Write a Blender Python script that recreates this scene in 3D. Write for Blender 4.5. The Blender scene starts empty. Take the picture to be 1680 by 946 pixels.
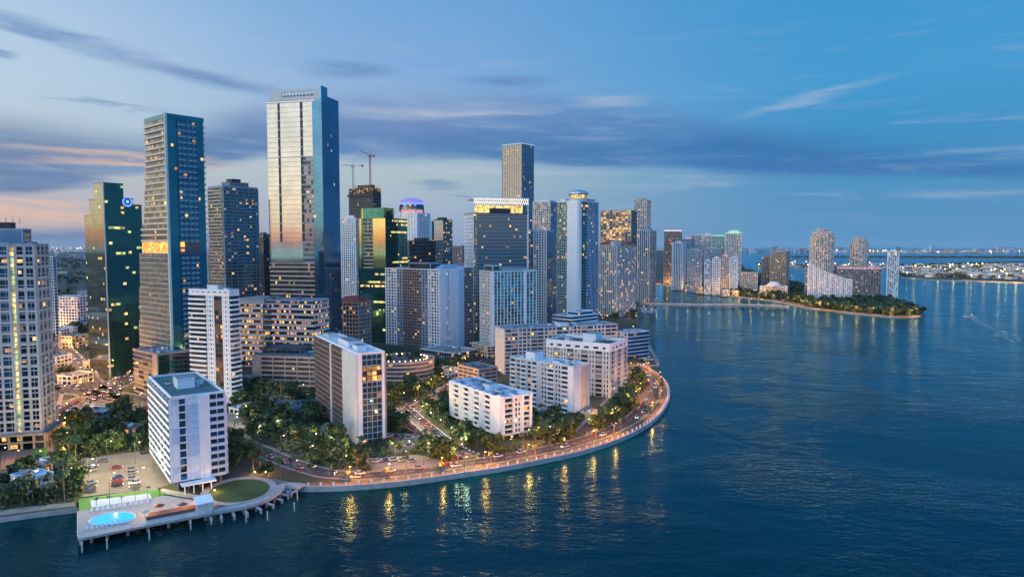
import bpy, math, random
from mathutils import Vector
RND = random.Random(7)
sc = bpy.context.scene
COL = sc.collection
# ------------------------------------------------------------------ camera
CAMH = 102.0; GZ = 2.0; F = 1120.0
TH = math.atan(70/1120)
CT, ST = math.cos(TH), math.sin(TH)
cd = bpy.data.cameras.new('camera'); cam = bpy.data.objects.new('camera', cd); COL.objects.link(cam)
cd.sensor_width = 36; cd.lens = 24; cd.clip_end = 120000; cd.clip_start = 1
cam.location = (0, 0, CAMH); cam.rotation_euler = (math.pi/2 - TH, 0, 0)
sc.camera = cam
def G(u, v, z=GZ):
    """ground point (height z) seen in direction u, v of the survey photo"""
    a = (u-840)/F; b = (473-v)/F
    dy = CT + b*ST; dz = -ST + b*CT
    t = (z-CAMH)/dz
    return (a*t, dy*t)
def corner(u, v, Y):
    k = (473-v)/F
    w = Y*(k*CT-ST)/(CT+k*ST)
    return (u-840)/F*(Y*CT-w*ST), w
def proj(x, y, z):
    w = z-CAMH; d = y*CT-w*ST
    if d < 1: return (-9999, -9999)
    return (840+F*x/d, 473-F*(y*ST+w*CT)/d)
# ------------------------------------------------------------------ nodes
class S:
    def __init__(s, nt, o): s.nt = nt; s.o = o
    def _m(s, op, *a):
        n = s.nt.nodes.new('ShaderNodeMath'); n.operation = op
        for i, x in enumerate((s,)+a):
            if isinstance(x, S): s.nt.links.new(x.o, n.inputs[i])
            else: n.inputs[i].default_value = x
        return S(s.nt, n.outputs[0])
    def __add__(s, b): return s._m('ADD', b)
    def __radd__(s, b): return s._m('ADD', b)
    def __sub__(s, b): return s._m('SUBTRACT', b)
    def __rsub__(s, b): return (s*-1)+b
    def __mul__(s, b): return s._m('MULTIPLY', b)
    def __rmul__(s, b): return s._m('MULTIPLY', b)
    def __truediv__(s, b): return s._m('DIVIDE', b)
    def f(s, op, *a): return s._m(op, *a)
    def ss(s, a, b, lo=0.0, hi=1.0):
        n = s.nt.nodes.new('ShaderNodeMapRange'); n.interpolation_type = 'SMOOTHSTEP'
        s.nt.links.new(s.o, n.inputs[0]); n.inputs[1].default_value = a; n.inputs[2].default_value = b
        n.inputs[3].default_value = lo; n.inputs[4].default_value = hi
        return S(s.nt, n.outputs[0])
def ramp(nt, fac, stops, interp='LINEAR'):
    n = nt.nodes.new('ShaderNodeValToRGB'); n.color_ramp.interpolation = interp
    e = n.color_ramp.elements
    while len(e) > 1: e.remove(e[0])
    e[0].position = stops[0][0]; e[0].color = (*stops[0][1], 1)
    for p, c in stops[1:]:
        x = e.new(p); x.color = (*c, 1)
    nt.links.new(fac.o, n.inputs[0]); return S(nt, n.outputs[0])
def mixc(nt, fac, a, b, mode='MIX'):
    n = nt.nodes.new('ShaderNodeMix'); n.data_type = 'RGBA'; n.blend_type = mode
    for i, x in ((0, fac), (6, a), (7, b)):
        if isinstance(x, S): nt.links.new(x.o, n.inputs[i])
        else: n.inputs[i].default_value = x if i == 0 else (*x, 1)
    return S(nt, n.outputs[2])
def comb(nt, x, y, z):
    n = nt.nodes.new('ShaderNodeCombineXYZ')
    for i, q in enumerate((x, y, z)):
        if isinstance(q, S): nt.links.new(q.o, n.inputs[i])
        else: n.inputs[i].default_value = q
    return S(nt, n.outputs[0])
def noise(nt, vec, scale, detail=3, rough=.5, out=0, dist=0):
    n = nt.nodes.new('ShaderNodeTexNoise'); n.inputs['Scale'].default_value = scale
    n.inputs['Detail'].default_value = detail; n.inputs['Roughness'].default_value = rough
    n.inputs['Distortion'].default_value = dist
    if vec is not None: nt.links.new(vec.o, n.inputs['Vector'])
    return S(nt, n.outputs[out])
def lin(r, g, b):
    q = lambda c: (c/255/12.92 if c/255 <= .04045 else ((c/255+.055)/1.055)**2.4)
    return (q(r), q(g), q(b))
# ------------------------------------------------------------------ sky
def make_world():
    w = bpy.data.worlds.new('World'); sc.world = w; w.use_nodes = True
    nt = w.node_tree; nt.nodes.clear()
    out = nt.nodes.new('ShaderNodeOutputWorld'); bg = nt.nodes.new('ShaderNodeBackground')
    nt.links.new(bg.outputs[0], out.inputs[0])
    tc = nt.nodes.new('ShaderNodeTexCoord'); sp = nt.nodes.new('ShaderNodeSeparateXYZ')
    nt.links.new(tc.outputs['Generated'], sp.inputs[0])
    X, Y, Z = (S(nt, sp.outputs[i]) for i in range(3))
    hl = (X*X+Y*Y).f('SQRT').f('MAXIMUM', .001)
    t = Z.f('MAXIMUM', 0.0)/hl                    # tangent of elevation
    az = X.f('ARCTAN2', Y)                        # 0 ahead, + to the right
    s = (X*-.95 + Y*-.31)/hl                      # cosine from the sunset
    e = t.f('MINIMUM', 1.5)/1.5
    k = 1/1.5
    def col(stops): return ramp(nt, e, [(p*k, c) for p, c in stops])
    sun = col([(0, (1.1, .5, .27)), (.019, (1.3, .66, .36)), (.025, (1.45, 1.12, .74)), (.07, (1.5, 1.3, .95)), (.14, (1.35, 1.3, 1.12)), (.26, (1.15, 1.25, 1.28)), (.6, (.6, .8, 1.0)), (1.5, (.14, .3, .6))])
    lef = col([(0, lin(140,150,172)), (.03, lin(196,178,180)), (.06, lin(184,180,188)), (.12, lin(184,198,210)), (.2, lin(186,208,226)), (.28, lin(178,204,228)), (.37, lin(150,188,222)), (.6, lin(110,160,215)), (1.5, lin(80,130,190))])
    mid = col([(0, lin(150,162,192)), (.05, lin(160,178,202)), (.1, lin(170,190,198)), (.16, lin(150,180,214)), (.25, lin(126,168,216)), (.37, lin(108,162,216)), (.6, lin(66,138,205)), (1.5, lin(48,116,184))])
    rig = col([(0, lin(80,146,192)), (.06, lin(62,140,192)), (.14, lin(40,136,194)), (.22, lin(56,148,206)), (.37, lin(50,144,204)), (.6, lin(20,120,190)), (1.5, lin(18,100,168))])
    c = mixc(nt, s.ss(-.72, -.12), rig, mid)
    c = mixc(nt, s.ss(-.2, .45), c, lef)
    c = mixc(nt, s.ss(.5, .82), c, sun)
    # dusk clouds: streaks stretched along the horizon
    v3 = comb(nt, az*2.2, t*15.0, 0.0)
    n1 = noise(nt, v3, 1.6, 5, .55) - .5
    v4 = comb(nt, az*1.2, t*34.0, 3.0)
    n2 = noise(nt, v4, 1.6, 5, .6) - .5
    v5 = comb(nt, az*3.2, t*26.0+az*1.5, 7.0)
    n3 = noise(nt, v5, 2.2, 8, .68, dist=.4) - .5
    tw = t + n1*.05 + n2*.016 + n3*.012
    def blob(a0, t0, ra, rt, tilt=0.0, soft=.6):
        da = az-a0; dt = tw-(da*tilt)-t0
        q = (da*da)/(ra*ra) + (dt*dt)/(rt*rt)
        return q.f('SQRT').ss(1.0+soft*.3, 1.0-soft)
    def A(u): return math.atan((u-840)/F)
    def T(u, v): return (403-v)/F*math.cos(A(u))
    def B(u, v, ru, rv, tilt=0, soft=.6): return blob(A(u), T(u, v), ru/F, rv/F, tilt, soft)
    def curve(pts):
        r_ = ramp(nt, (az+.7)/1.4, [((A(u)+.7)/1.4, (T(u, v)/.4,)*3) for u, v in pts]); return r_*.4
    tb = curve([(40, 322), (300, 290), (430, 262), (560, 266), (840, 272), (1100, 284), (1300, 292), (1660, 300)])
    tt = curve([(40, 192), (240, 218), (430, 168), (600, 150), (840, 150), (1000, 158), (1150, 186), (1400, 225), (1660, 245)])
    ty = t + n1*.034 + n2*.012 + n3*.012
    m = (ty-tb).ss(-.002, .014)*(tt-ty).ss(-.012, .04)
    m = m*(n1+.5+n3*.35).ss(.22, .52, .45, 1.0)
    m = m.f('MAXIMUM', B(50, 385, 300, 14, 0, .9)*.8)
    wisp = [B(120, 70, 130, 17, -.24, .7), B(330, 130, 150, 18, -.14, .9), B(10, 98, 26, 8, 0, .8), B(200, 178, 90, 4, -.04, .9), B(580, 120, 80, 14, 0, .95), B(830, 145, 90, 12, 0, .95), B(720, 306, 50, 5, 0, .9), B(770, 325, 45, 5, -.05, .9)]
    wm = wisp[0]
    for b in wisp[1:]: wm = wm.f('MAXIMUM', b)
    ccol = ramp(nt, (az+.7)/1.4, [(0, lin(98,126,168)), (.35, lin(84,128,184)), (.5, lin(66,118,176)), (.7, lin(40,112,178)), (1, lin(14,106,172))])
    ptop = t.ss(.13, .21)
    ctop = ramp(nt, (az+.7)/1.4, [(0, lin(112,140,180)), (.4, lin(120,148,196)), (.55, lin(94,136,192)), (1, lin(50,130,194))])
    cc = mixc(nt, ptop, ccol, ctop)
    cc = mixc(nt, 1.0, cc, mixc(nt, (n3*1.5+n2*.6+.5), (.72, .78, .86), (1.3, 1.22, 1.12)), 'MULTIPLY')
    amp = (s.ss(.55, .3))                     # no dark clouds over the bright west
    c = mixc(nt, m*.97*amp, c, cc)
    wm = wm*(n3*2.2+.62).f('MAXIMUM', 0.0).f('MINIMUM', 1.0)
    c = mixc(nt, wm*.85*amp, c, lin(78,122,178))
    hz = (n3*1.6+n2).ss(.0, .5)*t.ss(.02, .06)*t.ss(.36, .2)
    c = mixc(nt, hz*.3, c, lin(188,196,214))
    # bright streaks
    lit = [B(230, 258, 190, 7, .02, .9), B(250, 270, 150, 5, .03, .9), B(40, 352, 150, 12, -.03, .8), B(50, 330, 110, 5, -.05, .9), B(740, 188, 170, 12, .05, .95), B(1000, 172, 70, 12, 0, .95), B(1330, 165, 120, 8, .16, .95), B(800, 283, 260, 7, -.03, .9)]
    lm = lit[0]
    for b in lit[1:]: lm = lm.f('MAXIMUM', b)
    lcol = ramp(nt, (az+.7)/1.4, [(0, lin(244,190,150)), (.12, lin(226,190,168)), (.3, lin(182,190,205)), (.6, lin(170,185,208)), (1, lin(95,160,208))])
    lm = lm*(n3*1.6+.75).f('MAXIMUM', 0.0).f('MINIMUM', 1.0)
    c = mixc(nt, lm*.85*amp, c, lcol)
    lift = (t.ss(.42, 1.1)*1.15+1.0)*((Y*-1/hl).ss(-.1, .6)*.65+1.0)     # added fill: unseen sky overhead and behind camera raised to light the facades
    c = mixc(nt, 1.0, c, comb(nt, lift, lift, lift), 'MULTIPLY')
    sky = nt.nodes.new('ShaderNodeTexSky'); sky.sky_type = 'NISHITA'; sky.sun_disc = False
    sky.sun_elevation = math.radians(2.0); sky.sun_rotation = math.radians(-108)
    add = nt.nodes.new('ShaderNodeMix'); add.data_type = 'RGBA'; add.blend_type = 'ADD'; add.inputs[0].default_value = .02
    nt.links.new(c.o, add.inputs[6]); nt.links.new(sky.outputs[0], add.inputs[7])
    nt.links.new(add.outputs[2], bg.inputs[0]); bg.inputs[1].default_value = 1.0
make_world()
sl = bpy.data.lights.new('sun', 'SUN'); sl.energy = .22; sl.angle = math.radians(20); sl.color = (1, .8, .62)
so = bpy.data.objects.new('sun', sl); COL.objects.link(so)
so.rotation_euler = Vector((-.95*-1, .31, -.12)).to_track_quat('-Z', 'Y').to_euler()
so.location = (0, 0, 500)
vs = sc.view_settings; vs.view_transform = 'Standard'; vs.look = 'None'; vs.exposure = 0; vs.gamma = 1
sc.cycles.use_denoising = True; sc.cycles.max_bounces = 5; sc.cycles.diffuse_bounces = 2; sc.cycles.glossy_bounces = 4
sc.cycles.transparent_max_bounces = 6; sc.cycles.sample_clamp_indirect = 2; sc.cycles.sample_clamp_direct = 12; sc.cycles.caustics_reflective = False
sc.cycles.use_light_tree = True
# ------------------------------------------------------------------ materials
MATS = {}
def mat(name, base, rough=.7, metal=0, vary=.18, vscale=.25, emit=None, es=0, bump=0, bscale=1, spec=.5, ior=1.45, fine=0, streak=0):
    m = bpy.data.materials.new(name); m.use_nodes = True; nt = m.node_tree
    p = nt.nodes['Principled BSDF']
    p.inputs['Roughness'].default_value = rough; p.inputs['Metallic'].default_value = metal
    p.inputs['IOR'].default_value = ior; p.inputs['Specular IOR Level'].default_value = spec
    g = nt.nodes.new('ShaderNodeNewGeometry'); pos = S(nt, g.outputs['Position'])
    if vary:
        n = noise(nt, pos, vscale, 5, .6)
        q = mixc(nt, n.ss(.3, .7), tuple(c*(1-vary) for c in base), tuple(min(1, c*(1+vary)) for c in base))
        if fine:
            n2 = noise(nt, pos, vscale*14, 3, .6)
            q = mixc(nt, n2.ss(.3, .7, 0, fine), q, tuple(c*.45 for c in base))
        if streak:
            mp = nt.nodes.new('ShaderNodeMapping'); mp.inputs['Scale'].default_value = (1.1, 1.1, .07); nt.links.new(pos.o, mp.inputs[0])
            n3 = noise(nt, S(nt, mp.outputs[0]), .8, 4, .65); q = mixc(nt, n3.ss(.48, .75, 0, streak), q, tuple(c*.55 for c in base))
        nt.links.new(q.o, p.inputs['Base Color'])
    else: p.inputs['Base Color'].default_value = (*base, 1)
    if emit:
        n = noise(nt, pos, .15 if name == 'pool' else .33, 3, .7)
        p.inputs['Emission Color'].default_value = (*emit, 1)
        ev = name in ('pool', 'l_purple', 'l_blue', 'l_sky', 'l_mint', 'l_pink', 'l_white')
        nt.links.new((n.ss(.3, .72, (.8 if ev else .12)*es, (1.15 if ev else 1.9)*es)).o, p.inputs['Emission Strength'])
        m.cycles.emission_sampling = 'NONE'
    if bump:
        b = nt.nodes.new('ShaderNodeBump'); b.inputs['Strength'].default_value = bump; b.inputs['Distance'].default_value = .3
        nt.links.new(noise(nt, pos, bscale, 2, .5).o, b.inputs['Height']); nt.links.new(b.outputs[0], p.inputs['Normal'])
    MATS[name] = m; return m
def M(n): return MATS[n]
mat('white', (.8, .82, .85), .6, vary=.05, fine=.05, streak=.45); mat('offwhite', (.62, .61, .6), .7, vary=.07, fine=.07, streak=.45)
mat('concrete', (.4, .39, .38), .85, fine=.25); mat('pinkish', (.46, .36, .33), .8, fine=.2, streak=.45)
mat('brown', (.13, .08, .06), .7); mat('beige', (.5, .41, .31), .75, fine=.15); mat('taupe', (.27, .22, .21), .75)
mat('dark', (.035, .038, .045), .6); mat('grey', (.2, .21, .23), .7); mat('redtile', (.3, .045, .035), .7)
mat('cream', (.62, .54, .42), .6); mat('palegreen', (.42, .56, .53), .5, vary=.06); mat('bluegrey', (.3, .38, .47), .6, vary=.08, streak=.45)
mat('paleblue', (.5, .62, .76), .5, vary=.05, streak=.45); mat('roofgreen', (.07, .13, .13), .8, fine=.3); mat('roofgrey', (.22, .23, .25), .9, fine=.3)
mat('roofdark', (.07, .08, .09), .9, fine=.3); mat('metal', (.5, .5, .52), .35, .8); mat('blackmetal', (.03, .03, .03), .5)
mat('g_mirror', (.37, .37, .36), .05, .92, vary=.1, vscale=.08, bump=.006, bscale=.08)
mat('g_mirror2', (.3, .31, .31), .06, .92, vary=.1, vscale=.08, bump=.006, bscale=.08)
mat('g_blue', (.09, .23, .38), .05, .85, vary=.1, vscale=.1, bump=.008, bscale=.1)
mat('g_blue2', (.065, .17, .29), .06, .8, vary=.1, vscale=.1, bump=.008, bscale=.1)
mat('g_turq', (.12, .42, .42), .1, .75, vary=.1, vscale=.1, bump=.01, bscale=.15)
mat('g_teal', (.04, .17, .22), .06, .85, vary=.12, vscale=.1, bump=.015, bscale=.15)
mat('g_green', (.045, .17, .16), .05, .85, vary=.1, vscale=.1, bump=.008, bscale=.1)
mat('g_green2', (.035, .13, .12), .06, .8, vary=.1, vscale=.1, bump=.008, bscale=.1)
mat('g_gold', (.46, .42, .2), .06, .9, vary=.05, vscale=.1, bump=.006, bscale=.1)  # green tower's glass with the yellow sunset reflection put into its colour
mat('head', (.5, .5, .5), .4, vary=0, emit=(1, .85, .6), es=7)
mat('g_olive', (.3, .33, .22), .05, .9, vary=.1, vscale=.1, bump=.008, bscale=.1)
mat('g_dark', (.015, .02, .028), .07, 0, vary=.3, spec=1.0, ior=1.7); mat('g_dark2', (.03, .04, .05), .12, .3, vary=.3, ior=1.6)
mat('g_smoke', (.05, .045, .05), .2, .2, vary=.3); mat('blind', (.28, .27, .27), .6)
mat('railglass', (.12, .2, .24), .1, .5, vary=.1)
mat('l_warm', (.1, .05, .02), .4, emit=(1, .50, .14), es=1.5); mat('l_yel', (.1, .07, .02), .4, emit=(1, .66, .22), es=1.1)
mat('l_dim', (.08, .05, .03), .3, emit=(1, .5, .2), es=.45); mat('l_white', (.2, .2, .2), .4, emit=(1, .93, .78), es=1.2)
mat('l_amber', (.1, .05, .02), .4, emit=(1, .42, .1), es=.8); mat('l_soft', (.1, .05, .02), .4, emit=(1, .8, .55), es=.5)
mat('l_green', (.1, .1, .03), .4, emit=(.78, .95, .35), es=.7); mat('l_orange', (.1, .05, .02), .4, emit=(1, .36, .06), es=1.7)
mat('l_purple', (.1, .05, .1), .4, emit=(.34, .26, .95), es=.8); mat('l_blue', (.05, .05, .1), .4, emit=(.12, .25, 1), es=2.0)
mat('l_sky', (.05, .05, .1), .4, emit=(.35, .7, 1), es=1.0); mat('l_red', (.1, .0, .0), .4, emit=(1, .06, .03), es=2.5)
mat('l_mint', (.05, .1, .1), .4, emit=(.5, 1, .75), es=.8); mat('bulb', (.5, .4, .2), .4, vary=0, emit=(1, .62, .22), es=22)
mat('bulbw', (.5, .5, .5), .4, vary=0, emit=(1, .88, .62), es=22); mat('l_pink', (.1, .05, .08), .4, emit=(1, .5, .55), es=.7)
mat('asphalt', (.042, .042, .048), .8, vary=.3, vscale=.08, fine=.4); mat('lot', (.2, .17, .14), .85, vary=.25, vscale=.1, fine=.3)
mat('paving', (.12, .09, .088), .8, vary=.2, vscale=.2, fine=.4); mat('kerb', (.22, .21, .2), .8)
mat('paint', (.75, .75, .7), .6, vary=.1); mat('paintyel', (.6, .4, .05), .6, vary=.1)
mat('grass', (.04, .085, .022), .95, vary=.35, vscale=.12, fine=.6); mat('lawn', (.06, .2, .03), .95, vary=.2, vscale=.2, fine=.4)
mat('court', (.05, .13, .14), .8, vary=.1); mat('decking', (.4, .36, .34), .8, vary=.15, vscale=.4, fine=.3)
mat('leaf1', (.022, .045, .012), .6, vary=.4, vscale=.5); mat('leaf2', (.04, .075, .018), .6, vary=.4, vscale=.5); mat('leaf3', (.075, .11, .03), .6, vary=.3, vscale=.5)
mat('bark', (.12, .09, .07), .9); mat('stone', (.2, .18, .16), .95, vary=.4, vscale=.6, fine=.5)
mat('pool', (.02, .3, .5), .08, emit=(.04, .5, .85), es=.75, bump=.1, bscale=1.2)  # glow put into the water itself, in place of underwater lamps
mat('rubber', (.02, .02, .02), .8); mat('craneR', (.35, .1, .08), .6); mat('craneW', (.5, .5, .45), .6)
for n, c in (('car_white', (.7, .7, .7)), ('car_black', (.02, .02, .022)), ('car_silver', (.38, .39, .41)), ('car_red', (.35, .02, .02)), ('car_blue', (.03, .08, .25)), ('car_grey', (.12, .12, .13))): mat(n, c, .25, .3, vary=.04)
def ground_mat():
    m = bpy.data.materials.new('land'); m.use_nodes = True; nt = m.node_tree; p = nt.nodes['Principled BSDF']
    g = nt.nodes.new('ShaderNodeNewGeometry'); pos = S(nt, g.outputs['Position'])
    n = noise(nt, pos, .02, 6, .6); n2 = noise(nt, pos, .25, 4, .7)
    c = mixc(nt, n.ss(.45, .55), (.022, .036, .015), (.045, .048, .036))
    c = mixc(nt, n2.ss(.35, .7, 0, .6), c, (.02, .03, .015))
    nt.links.new(c.o, p.inputs['Base Color']); p.inputs['Roughness'].default_value = .95
    MATS['land'] = m
ground_mat()
def water_mat():
    m = bpy.data.materials.new('bay_water'); m.use_nodes = True; nt = m.node_tree; nt.nodes.clear()
    out = nt.nodes.new('ShaderNodeOutputMaterial'); mx = nt.nodes.new('ShaderNodeMixShader'); df = nt.nodes.new('ShaderNodeBsdfDiffuse'); gl = nt.nodes.new('ShaderNodeBsdfGlossy'); fr = nt.nodes.new('ShaderNodeFresnel')
    g = nt.nodes.new('ShaderNodeNewGeometry'); pos = S(nt, g.outputs['Position'])
    big = noise(nt, pos, .004, 3, .5)
    c = mixc(nt, big.ss(.35, .65), (.0, .012, .015), (.0, .028, .036))
    nt.links.new(c.o, df.inputs[0]); gl.inputs[0].default_value = (.42, .82, 1, 1); gl.inputs['Roughness'].default_value = .11; fr.inputs[0].default_value = 1.24
    mp = nt.nodes.new('ShaderNodeMapping'); mp.inputs['Rotation'].default_value = (0, 0, math.radians(12)); mp.inputs['Scale'].default_value = (.55, 1.0, 1)
    nt.links.new(pos.o, mp.inputs[0]); v = S(nt, mp.outputs[0])
    h = noise(nt, v, .34, 3, .6)*1.0 + noise(nt, v, .07, 2, .5)*1.3 + noise(nt, v, 1.1, 2, .5)*.25
    patch = noise(nt, pos, .011, 3, .6, dist=.6).ss(.35, .7, .35, 1.35)
    h = h*patch
    b = nt.nodes.new('ShaderNodeBump'); b.inputs['Strength'].default_value = 1; b.inputs['Distance'].default_value = .5
    nt.links.new(h.o, b.inputs['Height'])
    for n in (df, gl, fr): nt.links.new(b.outputs[0], n.inputs['Normal'])
    nt.links.new(fr.outputs[0], mx.inputs[0]); nt.links.new(df.outputs[0], mx.inputs[1]); nt.links.new(gl.outputs[0], mx.inputs[2]); nt.links.new(mx.outputs[0], out.inputs[0])
    MATS['water'] = m
water_mat()
# ------------------------------------------------------------------ mesh builder
class MB:
    def __init__(s): s.v = []; s.f = []; s.m = []; s.ms = []
    def mi(s, n):
        if n not in s.ms: s.ms.append(n)
        return s.ms.index(n)
    def poly(s, pts, m):
        i = len(s.v); s.v += [tuple(p) for p in pts]; s.f.append(tuple(range(i, i+len(pts)))); s.m.append(s.mi(m))
    def hexa(s, b, t, m, top=None):
        """b, t: 4 bottom and 4 top points, CCW from above"""
        i = len(s.v); s.v += [tuple(p) for p in b]+[tuple(p) for p in t]; k = s.mi(m)
        s.f += [(i+3, i+2, i+1, i), (i+4, i+5, i+6, i+7)]; s.m += [k, s.mi(top) if top else k]
        for a in range(4):
            c = (a+1) % 4; s.f.append((i+a, i+c, i+4+c, i+4+a)); s.m.append(k)
    def box(s, x0, x1, y0, y1, z0, z1, m, top=None):
        q = [(x0, y0), (x1, y0), (x1, y1), (x0, y1)]
        s.hexa([(*p, z0) for p in q], [(*p, z1) for p in q], m, top)
    def prism(s, pts, z0, z1, m, top=None):
        n = len(pts); i = len(s.v); s.v += [(p[0], p[1], z0) for p in pts]+[(p[0], p[1], z1) for p in pts]; k = s.mi(m)
        s.f += [tuple(range(i+n-1, i-1, -1)), tuple(range(i+n, i+2*n))]; s.m += [k, s.mi(top) if top else k]
        for a in range(n):
            c = (a+1) % n; s.f.append((i+a, i+c, i+n+c, i+n+a)); s.m.append(k)
    def tube(s, p0, p1, r0, r1, n, m):
        p0 = Vector(p0); p1 = Vector(p1); d = (p1-p0).normalized()
        a = d.cross(Vector((0, 0, 1)) if abs(d.z) < .9 else Vector((1, 0, 0))).normalized(); b = d.cross(a)
        i = len(s.v); k = s.mi(m)
        for p, r in ((p0, r0), (p1, r1)):
            for j in range(n):
                q = 2*math.pi*j/n; s.v.append(tuple(p+a*(r*math.cos(q))+b*(r*math.sin(q))))
        for j in range(n):
            c = (j+1) % n; s.f.append((i+j, i+n+j, i+n+c, i+c)); s.m.append(k)
        s.f += [tuple(range(i, i+n)), tuple(range(i+2*n-1, i+n-1, -1))]; s.m += [k, k]
    def lathe(s, c, prof, n, m, sx=1, sy=1):
        i = len(s.v); k = s.mi(m)
        for r, z in prof:
            for j in range(n):
                q = 2*math.pi*j/n; s.v.append((c[0]+r*sx*math.cos(q), c[1]+r*sy*math.sin(q), c[2]+z))
        for a in range(len(prof)-1):
            for j in range(n):
                e = (j+1) % n; s.f.append((i+a*n+j, i+a*n+e, i+(a+1)*n+e, i+(a+1)*n+j)); s.m.append(k)
        s.f += [tuple(range(i+n-1, i-1, -1)), tuple(range(i+(len(prof)-1)*n, i+len(prof)*n))]; s.m += [k, k]
    def mesh(s, name):
        me = bpy.data.meshes.new(name); me.from_pydata(s.v, [], s.f); me.polygons.foreach_set('material_index', s.m)
        for n in s.ms: me.materials.append(M(n))
        me.update(); return me
    def build(s, name, parent=None, loc=None, rot=None, **k):
        if not s.f: return None
        return link(name, s.mesh(name), parent, loc, rot, **k)
def link(name, me, parent=None, loc=None, rot=None, kind=None, label=None, cat=None, group=None, scale=None):
    o = bpy.data.objects.new(name, me); COL.objects.link(o)
    if parent: o.parent = parent
    if loc is not None: o.location = loc
    if rot is not None: o.rotation_euler = (0, 0, rot)
    if scale is not None: o.scale = (scale,)*3 if not isinstance(scale, tuple) else scale
    if kind: o['kind'] = kind
    if label: o['label'] = label
    if cat: o['category'] = cat
    if group: o['group'] = group
    return o
def empty(name, loc, rot, label, cat, group=None):
    return link(name, None, None, loc, rot, None, label, cat, group)
def pip(p, poly):
    x, y = p; r = False; n = len(poly)
    for i in range(n):
        x0, y0 = poly[i]; x1, y1 = poly[i-1]
        if (y0 > y) != (y1 > y) and x < (x1-x0)*(y-y0)/(y1-y0)+x0: r = not r
    return r
ONES = ['', 'first', 'second', 'third', 'fourth', 'fifth', 'sixth', 'seventh', 'eighth', 'ninth', 'tenth', 'eleventh', 'twelfth', 'thirteenth', 'fourteenth', 'fifteenth', 'sixteenth', 'seventeenth', 'eighteenth', 'nineteenth']
TENS = {2: ('twentieth', 'twenty'), 3: ('thirtieth', 'thirty'), 4: ('fortieth', 'forty'), 5: ('fiftieth', 'fifty'), 6: ('sixtieth', 'sixty'), 7: ('seventieth', 'seventy'), 8: ('eightieth', 'eighty'), 9: ('ninetieth', 'ninety')}
def ordw(n):
    if n < 20: return ONES[n]
    if n > 99: return str(n)+'th'
    return TENS[n//10][0] if n % 10 == 0 else TENS[n//10][1]+'-'+ONES[n % 10]
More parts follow.
